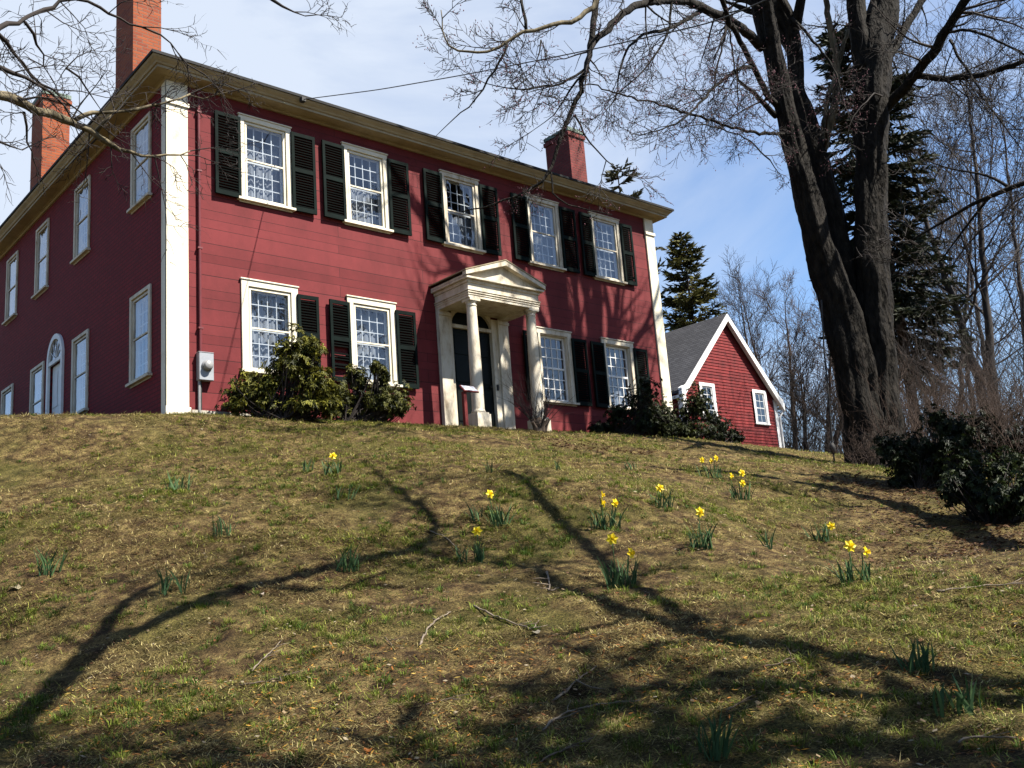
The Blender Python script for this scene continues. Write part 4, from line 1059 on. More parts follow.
def olimb(pts, w0, w1, t, tb, dens=2.5, size=.8):
    P = np.array([p if len(p) == 3 and not isinstance(p[0], int) else at(*p) for p in pts]); Q, tt = resample(P, .12)
    rad = np.interp(tt, [0, 1], [w0/2, w1/2])
    m = MB(); m.tube(Q, rad, 8); m.build('limb', M['bark'], t, smooth=True)
    for i in range(int(len(Q)*.12*dens)):
        j = int(rng.uniform(.2, .98)*(len(Q)-2)); T = unit(Q[j+1]-Q[j]); a = R(rng.uniform(30, 70))
        grow(rng, tb, Q[j], unit(T*math.cos(a)+rand_perp(rng, T)*math.sin(a)), size*rng.uniform(.6, 1.2), rad[j]*.4, 0, TW, [])
jb = QB[int(len(QB)*.42)]
db = float((jb-C0)@fwd)
olimb([tuple(jb), tuple(at(1060, 176, db*.99)), (1022, 183, 12.2), (1005, 190, 12.3), (990, 197, 12.4), (973, 203, 12.6), (950, 218, 12.8), (925, 232, 13), (895, 250, 13.2)], .10, .018, tB, tbB)
olimb([(1010, 188, 12.3), (995, 178, 12.5), (985, 174, 12.6), (968, 172, 12.8), (945, 168, 13), (925, 160, 13.2)], .045, .012, tB, tbB)
olimb([(990, 196, 12.4), (975, 215, 12.7), (962, 232, 12.9), (945, 255, 13.1), (930, 275, 13.2)], .04, .012, tB, tbB)
tag(tbB.build('branches', M['bark_twig'], tB), kind='stuff')
# ------------------------------------------------------------------ far trees
def bare_tree(base, h, seed, label, spec=None, mat='bark_far', r=None, fork=1, group='bare trees behind the outbuilding', nl=16, spread=1.0, lo=.22):
    rg = np.random.default_rng(seed)
    b = np.array([base[0], base[1], g1(base[0], base[1])])
    t = thing('bare_tree', b, label, 'tree', group)
    r = r or h*.014
    mt = Tubes(); tb = Tubes(); tp_ = []
    spec = spec or [(8, 22, 50, .60, .11, .07, 4), (7, 25, 55, .60, .14, .05, 3), (5, 20, 50, .62, .16, .04, 3, .010)]
    for f_ in range(fork):
        ln = rg.normal(size=2)*h*.05*(2.0 if fork > 1 else 1)
        pts = [b-np.array([0, 0, .4]), b+np.array([ln[0]*.25, ln[1]*.25, h*.25]), b+np.array([ln[0]*.7, ln[1]*.7, h*.6]), b+np.array([ln[0], ln[1], h*.94])]
        Q, tt = resample(pts, h*.04); Q[2:-1] += rg.normal(size=Q[2:-1].shape)*h*.002
        rad = np.interp(tt, [0, .1, .7, 1], [r*1.3, r, r*.4, r*.06]); mt.add(Q, rad, 8)
        for q_ in range(3): grow(rg, tb, Q[-1-q_*2], unit([rg.normal()*.5, rg.normal()*.5, 1]), h*.13, r*.08, 0, spec, tp_)
        for i in range(nl):
            j = int((lo+(.97-lo)*(i+rg.random())/nl)*(len(Q)-2)); T = unit(Q[j+1]-Q[j]); a = R(rg.uniform(30, 62))
            d = unit(T*math.cos(a)+rand_perp(rg, T)*math.sin(a)*spread)
            grow(rg, tb, Q[j], d, h*rg.uniform(.24, .38)*(1.15-.6*j/len(Q)), rad[j]*.45, 0, spec, tp_)
    mt.build('trunk', M[mat], t); o = tb.build('branches', M[mat], t); o['kind'] = 'stuff'
    return t
def spot(u, d, v=440):                                # the place on the ground under a point seen at u, v
    p = at_h(u, v, d); return (p[0], p[1])
def top_h(u, v, d):
    p = at_h(u, v, d); return p[2]-g1(p[0], p[1])
for (u, v, d, sd, lab, mt, fk) in (
    (742, 272, 52, 1, 'bare leaning tree whose crown shows just right of the outbuilding gable peak', 'bark_far', 1),
    (770, 285, 56, 2, 'wide bare reddish twigged tree behind the right roof slope of the outbuilding', 'bark_far_red', 2),
    (800, 300, 50, 3, 'bare tree between the outbuilding and the big maple trunk', 'bark_far_red', 2),
    (824, 290, 62, 4, 'slender far bare tree right against the left edge of the maple trunk', 'bark_far', 1),
    (788, 350, 51, 5, 'low dark spreading bare tree beside the outbuilding downspout', 'bark_far', 2)):
    bare_tree(spot(u, d, v), top_h(u, v, d), sd, lab, mat=mt, fork=fk)
for (u, v, d, sd, lab, fk, h_) in (
    (905, 215, 55, 16, 'distant bare tree low behind the right flank of the dark spruce', 2, None),
    (950, 175, 52, 17, 'twiggy bare tree filling the gap left of the double trunked tree', 2, None),
    (985, 230, 58, 18, 'distant bare tree behind the glossy shrub at the right edge', 2, None),
    (925, 40, 34, 12, 'tall double trunked bare tree at the right edge of the picture', 2, None),
    (900, 120, 42, 13, 'slim bare tree seen between the dark spruce and the double trunked tree', 1, None),
    (965, 60, 38, 14, 'bare tree at the very right edge partly out of the picture', 1, None),
    (935, 200, 48, 15, 'far bare tree behind the spruce on the right', 1, None)):
    bare_tree(spot(u, d, v), top_h(u, v, d), sd, lab, mat='bark_far', fork=fk, group='bare trees beyond the right side shrubs', r=.17 if fk == 2 else .12, lo=.35, nl=14)

def conifer(base, h, rmax, seed, label, cat='tree', lo=.08, tint=((.030, .045, .018), (.085, .10, .034)), droop=.25, whorls=26, name='spruce_tree', per=7, card=.26, prof=.8, gaps=.12, fill=1.0):
    rg = np.random.default_rng(seed)
    b = np.array([base[0], base[1], g1(base[0], base[1])])
    t = thing(name, b, label, cat)
    m = Tubes(); Q, tt = resample([b-np.array([0, 0, .3]), b+np.array([.02*h*.2, 0, h*.5]), b+np.array([0, .01*h, h])], .5)
    m.add(Q, np.interp(tt, [0, 1], [h*.010+.04, .02]), 8)
    V = []; F = []; Cc = []; n = 0
    for w in range(whorls):
        f = lo+(1-lo)*(w+rg.uniform(0, .8))/whorls
        z = f*h; Lm = rmax*((1-f)**prof)*(1.0 if f > lo+.1 else .75)+.15
        for k in range(per):
            if rg.random() < gaps: continue
            a = rg.uniform(0, 6.283); ln = Lm*rg.uniform(.6, 1.15)
            d = np.array([math.cos(a), math.sin(a), .25-droop*rg.uniform(.2, 2.0)*(1.2-f)])
            p = np.array([np.interp(z, Q[:, 2]-b[2], Q[:, 0]), np.interp(z, Q[:, 2]-b[2], Q[:, 1]), b[2]+z])
            sg = 6; path = [p]
            for i in range(sg):
                d = d+rg.normal(size=3)*.07+np.array([0, 0, -.03 if i < 3 else .06]); path.append(path[-1]+unit(d)*ln/sg)
            m.add(path, np.linspace(.035, .008, sg+1), 3)
            path = np.array(path)
            base_c = np.array(tint[0])+(np.array(tint[1])-np.array(tint[0]))*rg.random()
            ns = int((4+ln*7)*fill)
            for s in range(ns):
                g = rg.uniform(.18, 1)*sg; i = min(int(g), sg-1); q = path[i]+(path[i+1]-path[i])*(g-i)
                T = unit(path[i+1]-path[i]); sd = unit(np.cross(T, [0, 0, 1]))*(1 if s % 2 else -1)
                dd = unit(T*.65+sd*rg.uniform(.3, .9)+np.array([0, 0, rg.uniform(-.45, .2)]))
                l2 = card*rg.uniform(.8, 1.9)
                for c in range(3):
                    nn = unit(rand_perp(rg, dd)); st = q+dd*l2*c*.3
                    e2 = unit(dd+nn*.35*rg.uniform(-1, 1)+sd*.2*rg.uniform(-1, 1))
                    wv = np.cross(e2, nn)*l2*.16
                    V += [st-wv, st+wv, st+e2*l2*.75]
                    F.append((n, n+1, n+2)); n += 3
                    cc = base_c*rg.uniform(.65, 1.35); Cc += [cc, cc, cc]
    m.build('trunk', M['bark_con'], t)
    o = tris_mesh('needles', np.array(V), np.array(F), M['needle'], np.array(Cc), t); o['kind'] = 'stuff'
    return t
u, v, d = 683, 234, 46
conifer(spot(u, d, v), top_h(u, v, d), 2.7, 21, 'sunlit green conifer standing behind the outbuilding roof at the end of the house', tint=((.022, .028, .008), (.15, .14, .034)), droop=.05, whorls=46, lo=.2, card=.20, prof=.62, name='pine_tree', per=8, gaps=.25, fill=2.4)
u, v, d = 850, 20, 33
conifer(spot(u, d, v), top_h(u, v, d), 2.5, 22, 'tall dark drooping spruce right behind the maple trunks', tint=((.010, .016, .009), (.034, .040, .017)), droop=.6, whorls=62, lo=.17, card=.22, per=7, prof=.32, gaps=.2, fill=2.4)
u, v, d = 628, 150, 30
pt_ = at_y(628, 172, 13.5)
conifer((pt_[0]-.6, pt_[1]), pt_[2]-g1(pt_[0], pt_[1])+.3, 2.3, 23, 'pine whose upturned branch tips show above the right end of the house roof', tint=((.022, .026, .012), (.07, .068, .03)), droop=-.5, whorls=26, lo=.25, card=.22, prof=.45, name='pine_tree', per=6, gaps=.3, fill=1.5)
conifer(sl_pt(0.9, 6.7), 14.5, 3.7, 24, 'dense unseen hemlock added at lower right to dapple the foot of the lawn', tint=((.012, .020, .012), (.035, .045, .022)), droop=.3, whorls=34, lo=.3, card=.30, prof=.5, name='added_hemlock', per=6, gaps=.3, fill=.55)  # unseen tree added to darken the near lawn with dapple

conifer(sl_pt(12.0, 12.2), 11.5, 3.4, 25, 'unseen hemlock added at right to shade the shrubs at the right edge', tint=((.012, .020, .012), (.035, .045, .022)), droop=.3, whorls=28, lo=.12, card=.30, prof=.5, name='added_hemlock', per=6, gaps=.25, fill=.7)  # unseen tree added to throw shade over the right-hand shrubs
# ------------------------------------------------------------------ shrubs
def shrub(name, blobs, seed, label, tint, leaf=.10, wid=.034, ros=8, dens=60, cat='shrub', group=None, stems=9, inner=.35):
    """blobs: (u, v, half width px, half height px, y-plane or distance)"""
    rg = np.random.default_rng(seed)
    cs = []
    for (u, v, a, b, d) in blobs:
        for q_ in range(5):
            ru, rv = rg.normal()*a*.36, rg.normal()*b*.34; f_ = rg.uniform(.48, .76)
            cs.append((at(u+ru, v+rv, d+rg.normal()*.15), a*f_*d/CF, b*f_*d/CF))
    bx = np.mean([c[0] for c, _, _ in cs]); by = np.mean([c[1] for c, _, _ in cs]); bz = g1(bx, by)
    t = thing(name, (bx, by, bz), label, cat, group)
    V = []; F = []; Cc = []; n = 0; tb = Tubes()
    roots = [np.array([bx+rg.normal()*.22, by+rg.normal()*.12, bz-.05]) for _ in range(stems)]
    for c, a, b in cs:
        k = int(1.25*dens*(a*b*6+.14))
        for i in range(k):
            w = rg.normal(size=3); w /= np.linalg.norm(w); rr = rg.random()**.4 if rg.random() > inner else rg.random()
            w = w*rr*(1+.32*math.sin(w[0]*5+seed)+.25*math.sin(w[2]*7+seed*2)+.2*math.sin(w[1]*9+seed))
            p = c+np.array([w[0]*a, w[1]*a*.8, w[2]*b])
            gzz = bz+.06
            if p[2] < gzz: p[2] = gzz+rg.random()*.1
            out = unit(np.array([w[0]/1, w[1], w[2]*.8+.45])+rg.normal(size=3)*.25)
            if i % 7 == 0:
                r0 = roots[rg.integers(len(roots))]
                midp = r0*.45+p*.55+np.array([0, 0, -.08])+rg.normal(size=3)*.05
                Q, tt = resample([r0, midp, p], .2); tb.add(Q, np.interp(tt, [0, 1], [.014, .004]), 3)
            X = rand_perp(rg, out); Y = np.cross(out, X)
            base_c = np.array(tint[0])+(np.array(tint[1])-np.array(tint[0]))*(rg.random()**1.3)
            for q in range(ros):
                an = q*2.4+rg.uniform(-.3, .3); el = rg.uniform(-.25, .75)
                dl_ = unit(X*math.cos(an)+Y*math.sin(an)+out*el+np.array([0, 0, -.15])); l = leaf*rg.uniform(.65, 1.2)
                sdv = unit(np.cross(dl_, out))*wid*rg.uniform(.8, 1.2)
                upv = out*.012
                a0 = p; a1 = p+dl_*l*.5; a2 = p+dl_*l-np.array([0, 0, l*.22])
                V += [a0, a1+sdv+upv, a2, a1-sdv+upv, a1]
                F += [(n, n+1, n+4), (n+1, n+2, n+4), (n+2, n+3, n+4), (n+3, n, n+4)]; n += 5
                cc = base_c*rg.uniform(.75, 1.25); Cc += [cc]*5
    tb.build('stems', M['bark_twig'], t)
    o = tris_mesh('leaves', np.array(V), np.array(F), M['leaf'], np.array(Cc), t); o['kind'] = 'stuff'
    return t
def dy(u, v, y): return float((at_y(u, v, y)-C0)@fwd)
LG = ((.022, .026, .005), (.25, .24, .036)); DG = ((.010, .015, .004), (.14, .14, .024)); XG = ((.004, .008, .003), (.030, .042, .011))
d1 = dy(283, 400, -.85)
shrub('rhododendron', [(242, 394, 22, 17, d1), (330, 402, 18, 18, d1), (262, 388, 30, 24, d1), (296, 362, 26, 26, d1), (318, 385, 26, 30, d1+.1), (285, 403, 40, 14, d1-.1), (240, 406, 19, 9, d1-.1), (312, 352, 20, 15, d1)], 1, 'large yellow green rhododendron under the front window that lacks a left shutter', LG, .078, .0145, 9, 105, stems=10)
d2 = dy(370, 400, -.8)
shrub('rhododendron', [(338, 398, 18, 20, d2), (394, 396, 18, 20, d2), (350, 395, 22, 22, d2), (376, 402, 26, 18, d2), (398, 405, 14, 15, d2), (358, 378, 16, 14, d2), (384, 376, 7, 12, d2), (375, 368, 6, 8, d2), (338, 408, 15, 10, d2)], 2, 'darker low rhododendron under the window with the broken shutter', DG, .058, .012, 8, 125, stems=9)
d3 = dy(640, 420, -.9)
shrub('evergreen_shrub', [(620, 418, 22, 20, d3), (643, 410, 20, 24, d3), (608, 428, 18, 11, d3)], 3, 'dark evergreen shrub against the house front at its right end window', XG, .062, .014, 8, 110)
shrub('evergreen_shrub', [(664, 414, 22, 23, d3+1.4), (690, 416, 20, 22, d3+1.6), (678, 430, 28, 14, d3+1.2)], 4, 'dark green shrub in front of the right corner board of the house', ((.006, .012, .003), (.055, .065, .014)), .062, .014, 8, 110)
shrub('evergreen_shrub', [(716, 426, 20, 15, d3+3), (738, 437, 11, 9, d3+3.2), (703, 434, 22, 11, d3+2.6)], 5, 'low dark shrub in front of the outbuilding gable', XG, .062, .014, 8, 110)
d6 = hit(925, 488)[1]; d7 = hit(985, 520)[1]; d8 = hit(1010, 470)[1]  # right-hand shrubs: tree shade put into their darker leaf tints
shrub('evergreen_shrub', [(922, 440, 34, 30, d6), (950, 430, 28, 22, d6+.2), (905, 462, 20, 22, d6-.1), (938, 468, 30, 22, d6-.1), (895, 446, 18, 18, d6+.2), (965, 452, 22, 20, d6)], 6, 'dark green shrub nearest the right side of the maple trunk', XG, .062, .014, 8, 95)
shrub('evergreen_shrub', [(975, 482, 34, 32, d7), (1008, 502, 30, 30, d7-.4), (1000, 468, 30, 20, d7+.2), (958, 494, 22, 22, d7+.1), (1034, 490, 30, 36, d7-.3)], 7, 'glossy dark shrub at the right edge of the lawn with pale leaf glints', ((.004, .008, .003), (.045, .062, .018)), .056, .013, 8, 105)
shrub('evergreen_shrub', [(1000, 432, 32, 24, d8), (1035, 425, 30, 30, d8), (970, 440, 24, 18, d8)], 8, 'black green shrub behind the glossy shrub at the right edge', ((.003, .006, .003), (.016, .021, .007)), .10, .022, 8, 50)

def brush(name, us, ds, hs, n, seed, label, mat, kind=None, cat='thicket', lean=.35, r=.012):
    rg = np.random.default_rng(seed); tb = Tubes()
    pts = []
    for i in range(n):
        u = rg.uniform(*us); d = rg.uniform(*ds); x, y = spot(u, d); pts.append((x, y, g1(x, y)))
    c = np.mean(pts, axis=0)
    for x, y, z in pts:
        grow(rg, tb, (x, y, z-.03), np.array([rg.normal()*lean, rg.normal()*lean, 1]), rg.uniform(*hs), r, 0, [(4, 15, 45, .6, .14, .05, 3), (3, 20, 55, .6, .2, .02, 3), (2, 20, 55, .6, .2, .02, 3, .004)], [])
    o = tb.build(name, M[mat])
    return tag(o, kind='stuff')
brush('brushwood', (880, 1060), (18.5, 24), (.8, 1.9), 210, 31, '', 'brush', lean=.3, r=.012)
brush('brushwood', (846, 905), (17.4, 18.6), (.3, .8), 60, 32, '', 'brush', lean=.5, r=.008)
brush('brushwood', (776, 860), (46, 58), (1.5, 4.4), 220, 33, '', 'bark_far', lean=.25, r=.025)
brush('brushwood', (895, 1080), (25, 36), (1.2, 3.4), 240, 34, '', 'bark_far', lean=.25, r=.018)
brush('brushwood', (770, 1080), (60, 90), (3, 7), 170, 36, '', 'bark_far_red', lean=.2, r=.05)
# bare shrub at the foot of the right porch column
bs, bd = hit(539, 436, 8, 20)
bs = at_y(540, 436, -1.75); bs[2] = g1(bs[0], bs[1])
bsh = thing('bare_shrub', bs, 'leafless twiggy shrub with a pale cut stump in front of the right porch column', 'shrub')
rng = np.random.default_rng(77); tb = Tubes()
for i in range(44):
    a = rng.uniform(0, 6.28); p = bs+np.array([math.cos(a)*.10, math.sin(a)*.10, rng.uniform(.05, .22)])
    grow(rng, tb, p, np.array([math.cos(a)*rng.uniform(.1, .9), math.sin(a)*rng.uniform(.1, .9), 1]), rng.uniform(.4, .95), .008, 0, [(3, 15, 45, .6, .12, .05, 3), (2, 20, 50, .6, .15, .02, 3, .003)], [])
o = tb.build('twigs', M['bark_twig'], bsh); o['kind'] = 'stuff'
m = MB()
for dx, dy_, hh, rr_ in ((0, 0, .26, .09), (.09, .03, .22, .06), (-.10, .0, .24, .06), (.02, -.08, .2, .05), (.16, -.02, .25, .035), (-.15, -.04, .17, .04)):
    m.tube([bs+np.array([dx*.6, dy_*.6, -.08]), bs+np.array([dx, dy_, hh*.5]), bs+np.array([dx*1.5, dy_*1.5, hh])], [rr_*1.2, rr_, rr_*.8], 8)
m.build('stump', M['stick_dark'], bsh)

# ------------------------------------------------------------------ service wire
wa = np.array([2.35, -.47, 6.0]); wb = at(585, 51, 13.0); wc = at(717, 22, 10.5); wd = at(900, -60, 8.6)
pw = thing('power_line', wa, 'thin black service wire running from the front eave up to the right', 'wire')
Q, t = resample([wa, wa*.66+wb*.34+np.array([0, 0, -.06]), wa*.33+wb*.67+np.array([0, 0, -.05]), wb, (wb+wc)/2, wc, wd], .3)
m = MB(); m.tube(Q, .0085, 5); m.build('cable', M['dark'], pw, smooth=True)
m = MB(); m.box(2.31, 2.39, -.50, -.40, 5.96, 6.04); m.build('bracket', M['dark'], pw)

# ------------------------------------------------------------------ daffodils
rng = np.random.default_rng(40)
def daffodil(u, v, flowers, nl, hgt, spread, label, tint=((.030, .075, .030), (.085, .150, .055)), group='daffodils scattered over the sloping lawn', dark=1.0):
    g, d = hit(u, v)
    b = np.array([g[0], g[1], g1(g[0], g[1])])
    t = thing('daffodil_clump', b, label, 'daffodils', group)
    V = []; F = []; Cc = []; n = 0
    sx = spread*d/CF
    for i in range(int(nl*1.5)):
        o = b+CR*np.array([1, 1, 0])*rng.uniform(-1, 1)*sx*.55+np.array([0, 0, -.015])+unit(np.array([fwd[0], fwd[1], 0]))*rng.uniform(-.07, .07)
        h = hgt*d/CF*rng.uniform(.75, 1.3); ln = np.array([rng.normal()*.24, rng.normal()*.24, 1.0])
        bend = np.array([rng.normal(), rng.normal(), 0])*.10*h
        wv = unit(np.array([rng.normal(), rng.normal(), 0]))*rng.uniform(.005, .0095)
        c = (np.array(tint[0])+(np.array(tint[1])-np.array(tint[0]))*rng.random())*dark
        sg = 4
        for s in range(sg+1):
            f = s/sg; p = o+unit(ln)*h*f+bend*f*f*2-np.array([0, 0, .10*h*f**4])
            w = wv*(1-f**3*.92); V += [p-w, p+w]; Cc += [c, c]
        for s in range(sg): F.append((n+2*s, n+2*s+1, n+2*s+3, n+2*s+2))
        n += 2*(sg+1)
    tris_mesh('leaves', np.array(V), np.array(F), M['blade'], np.array(Cc), t, loops=4)['kind'] = 'stuff'
    for (fu, fv) in flowers:
        c = at(fu, fv, d-.02)
        face = unit(np.array([-fwd[0]+rng.normal()*.45+.25, -fwd[1]+rng.normal()*.35-.2, .05+rng.normal()*.15]))
        X = rand_perp(rng, face); Y = np.cross(face, X)
        m = MB(); sb = b+CR*np.array([1, 1, 0])*((fu-u)*d/CF*.5)
        neck = c-face*.03
        Q, tt = resample([sb, (sb+c)/2+np.array([0, 0, .02]), c-face*.02+np.array([0, 0, -.03]), neck], .05)
        m.tube(Q, .0045, 5, c=(.06, .11, .04)); stemo = m.build('stem', M['flower'], t, smooth=True)
        m = MB(); rp = .05
        for k in range(6):
            a = k*math.pi/3; dr = X*math.cos(a)+Y*math.sin(a); sd = -X*math.sin(a)+Y*math.cos(a); off = face*(.002 if k % 2 else -.002)
            tip = c+dr*rp-face*.004+off
            m.add([c+off, c+dr*rp*.55+sd*.019+face*.006+off, tip, c+dr*rp*.55-sd*.019+face*.006+off], [(0, 1, 2), (0, 2, 3)], c=(.60, .47+rng.uniform(-.03, .03), .010))
        fl = m.build('flower', M['flower'], t)
        m = MB(); K = 10; v = []
        for r_, z_ in ((.009, .0), (.011, .014), (.016, .028)):
            for i in range(K): a = 2*math.pi*i/K; v.append(c+(X*math.cos(a)+Y*math.sin(a))*r_*(1+.1*math.sin(5*a)*(z_ > .02))+face*z_)
        m.add(v, [(j*K+i, j*K+(i+1) % K, (j+1)*K+(i+1) % K, (j+1)*K+i) for j in range(2) for i in range(K)], c=(.60, .42, .008))
        m.build('trumpet', M['flower'], fl, smooth=True)
    return t
daffodil(606, 529, [(602, 495), (602.5, 503), (615, 503)], 26, 22, 26, 'clump of three yellow daffodils, two of them one above the other, in mid lawn')
daffodil(622, 587, [(612, 539), (631, 553)], 30, 30, 28, 'broad clump with two yellow daffodils along a branch shadow in mid lawn')
daffodil(663, 508, [(660, 488)], 16, 18, 18, 'small clump with a single daffodil between the mid lawn trio and the top right group')
daffodil(700, 550, [(700, 512)], 22, 26, 22, 'leafy clump with one tall yellow daffodil standing alone on open lawn')
daffodil(711, 478, [(702, 460), (711, 461), (716, 458)], 14, 16, 20, 'three yellow daffodils in a row highest up near the shadow of the maple')
daffodil(742, 500, [(742, 473), (742.5, 483), (731, 476)], 18, 17, 18, 'three yellow daffodils just below the highest trio on the right')
daffodil(822, 541, [(831, 526)], 16, 19, 18, 'clump with one drooping low daffodil at its right edge, right of the lawn centre')
daffodil(856, 582, [(850, 546), (866, 552)], 24, 24, 26, 'clump with two yellow daffodils farthest to the right on the lawn')
daffodil(333, 474, [(333, 456)], 14, 15, 14, 'single small daffodil high on the bank at left, below the rhododendrons')
daffodil(499, 526, [(490, 494)], 20, 22, 18, 'clump with one yellow daffodil leaning left, lawn centre')
daffodil(480, 562, [(477, 531)], 15, 24, 9, 'narrow upright clump with one large daffodil flower, lower centre of the lawn')
daffodil(477, 521, [], 8, 20, 8, 'slim flowerless daffodil leaves just left of the left leaning daffodil')
daffodil(463, 561, [], 8, 20, 12, 'flowerless daffodil leaves left of the narrow upright clump')
daffodil(347, 571, [], 18, 28, 20, 'large flowerless clump of daffodil leaves in the dark fork of a branch shadow')
daffodil(345, 499, [], 9, 16, 18, 'pale flowerless daffodil leaves below the single small daffodil at left')
daffodil(308, 471, [], 7, 14, 10, 'tiny flowerless daffodil leaves left of the single small daffodil on the bank')
daffodil(490, 472, [], 6, 14, 8, 'little pair of flowerless daffodil leaves below the porch')
daffodil(559, 470, [], 6, 13, 6, 'little flowerless daffodil shoots below the bare shrub')
daffodil(629, 470, [], 9, 9, 18, 'low wide flowerless daffodil leaves below the right end of the house')
daffodil(178, 491, [], 14, 20, 18, 'flowerless daffodil leaves on the left bank below the corner of the house')
daffodil(222, 536, [], 14, 22, 17, 'flowerless daffodil leaves on the left, halfway down the lawn')
daffodil(48, 575, [], 14, 28, 18, 'flowerless daffodil leaves nearest the left edge of the picture')
daffodil(165, 594, [], 8, 30, 8, 'left one of two tall leaf tufts beside the forked branch shadow')
daffodil(183, 593, [], 6, 26, 6, 'right one of two tall leaf tufts beside the forked branch shadow')
daffodil(769, 548, [], 7, 20, 6, 'thin flowerless daffodil leaves between the tall single daffodil and the drooping one')
daffodil(918, 672, [], 22, 34, 26, 'dark clump of daffodil leaves in shade at lower right')
daffodil(958, 714, [], 14, 36, 36, 'sparse spreading daffodil leaves in deep shade near the right bottom corner')
daffodil(714, 755, [], 20, 46, 20, 'upright pointed clump of daffodil leaves at the bottom edge')

# ------------------------------------------------------------------ fallen twigs
def twig(pts, w, mat, label, branch=None):
    P = []
    dd = []
    for u, v in pts:
        g, d = hit(u, v); dd.append(d); P.append(np.array([g[0], g[1], g1(g[0], g[1])+.014]))
    P = np.array(P); d = float(np.mean(dd)); Q, t = resample(P, .035)
    Q[:, 2] = np.maximum(Q[:, 2], ground(Q[:, 0], Q[:, 1])+.008)
    Q[1:-1] += rng.normal(size=Q[1:-1].shape)*.0028
    r = w*d/CF/2
    m = MB(); m.tube(Q, np.interp(t, [0, 1], [r, r*.4])*(1+.25*rng.normal(size=len(Q)).clip(-1, 1)), 6)
    for k in range(3):
        j = int(rng.uniform(.25, .85)*(len(Q)-1)); T = unit(Q[min(j+1, len(Q)-1)]-Q[j]); a = rng.choice([-1, 1])*R(rng.uniform(30, 60))
        dd_ = np.array([T[0]*math.cos(a)-T[1]*math.sin(a), T[0]*math.sin(a)+T[1]*math.cos(a), rng.uniform(0, .3)])
        ln_ = rng.uniform(.06, .18)
        m.tube([Q[j], Q[j]+dd_*ln_*.5+rng.normal(size=3)*.006, Q[j]+dd_*ln_], [r*.5, r*.4, r*.25], 4)
    if branch:
        for pb in branch:
            B = []
            for u, v in pb:
                g, d_ = hit(u, v); B.append(np.array([g[0], g[1], g1(g[0], g[1])+.02]))
            Qb, tb_ = resample(B, .035); m.tube(Qb, np.interp(tb_, [0, 1], [r*.7, r*.3]), 5)
    o = m.build('fallen_twig', M[mat], None, smooth=True)
    return tag(o, label, 'twig', 'fallen twigs on the lawn')
twig([(420, 648), (428, 630), (440, 620), (451, 615)], 2.6, 'stick', 'curved pale twig at lower centre, thick end pointing down left')
twig([(473, 608), (493, 618), (515, 626), (533, 633), (539, 623)], 2.2, 'stick', 'hooked grey twig right of the curved pale twig, its end turned up')
twig([(553, 704), (566, 697), (576, 684), (585, 677), (597, 669)], 2.6, 'stick', 'short pale twig above the longest bent twig at bottom centre', [[(576, 684), (590, 692), (606, 694)]])
twig([(543, 734), (555, 722), (573, 714), (605, 708), (640, 704)], 2.8, 'stick', 'longest bent twig at bottom centre')
twig([(540, 768), (552, 758), (572, 750), (588, 746), (600, 734)], 2.2, 'stick_dark', 'brown twig leaving the bottom edge below the longest bent twig')
twig([(547, 575), (550, 586), (549, 594), (559, 590)], 2.4, 'stick', 'small hooked twig in the branch shadow near the centre of the lawn')
twig([(938, 594), (960, 592), (985, 589), (1030, 586)], 2.0, 'stick', 'long thin straight twig reaching the right edge of the picture')
twig([(764, 672), (778, 667), (792, 662), (798, 668), (803, 673)], 1.6, 'stick_dark', 'thin kinked twig in shade right of centre', [[(792, 662), (788, 652), (784, 648)]])
twig([(727, 717), (742, 704), (761, 695)], 2.0, 'stick_dark', 'brown twig beside the upright leaf clump at the bottom edge')
twig([(959, 747), (966, 744), (976, 741), (1018, 744)], 2.6, 'stick', 'twig with a bright broken end in the lower right corner')
twig([(252, 674), (262, 662), (272, 655), (283, 642)], 1.8, 'stick', 'thin pale twig at lower left beside the forked branch shadow')
twig([(240, 689), (262, 686), (282, 681), (287, 677)], 2.0, 'stick_dark', 'brown forked twig below the thin pale twig at lower left', [[(280, 682), (283, 690)]])
twig([(426, 708), (440, 703), (461, 704)], 1.8, 'stick_dark', 'faint brown twig left of bottom centre')
twig([(430, 533), (445, 538), (460, 553)], 1.4, 'stick', 'fine pale twig lying between the large leaf clump and the narrow upright daffodil')
twig([(385, 640), (395, 650), (403, 648)], 1.6, 'stick_dark', 'tiny brown twig left of the curved pale twig')

# ------------------------------------------------------------------ single fallen leaves
def leaf(u, v, sz, colr, label):
    g, d = hit(u, v); c = np.array([g[0], g[1], g1(g[0], g[1])+.02]); s = sz*d/CF/2
    X = unit(CR*np.array([1, 1, 0])); Y = np.array([-X[1], X[0], .3])
    m = MB(); pts = [c]; K = 9
    for i in range(K):
        a = 2*math.pi*i/K; r = s*(1+.25*math.sin(3*a+u))
        pts.append(c+X*math.cos(a)*r+Y*math.sin(a)*r*.75+np.array([0, 0, .35*s*math.sin(2*a+v)]))
    m.add(pts, [(0, 1+i, 1+(i+1) % K) for i in range(K)], c=[x*.62 for x in colr])
    o = m.build('fallen_leaf', M['litter'], None)
    return tag(o, label, 'leaf', 'dead leaves lying on the lawn')
leaf(15, 590, 11, (.62, .53, .33), 'large pale yellow dead leaf near the left edge of the lawn')
leaf(369, 756, 9, (.40, .14, .03), 'orange brown dead leaf at the bottom edge left of centre')
leaf(536, 635, 8, (.55, .48, .36), 'pale dead leaf at the turned up end of the hooked grey twig')
leaf(476, 714, 7, (.34, .2, .1), 'light brown dead leaf left of the longest bent twig')
leaf(632, 664, 8, (.42, .14, .05), 'rust red dead leaf above the long bent twig at bottom centre')
leaf(813, 614, 6, (.5, .3, .18), 'pinkish dead leaf in shade right of centre')
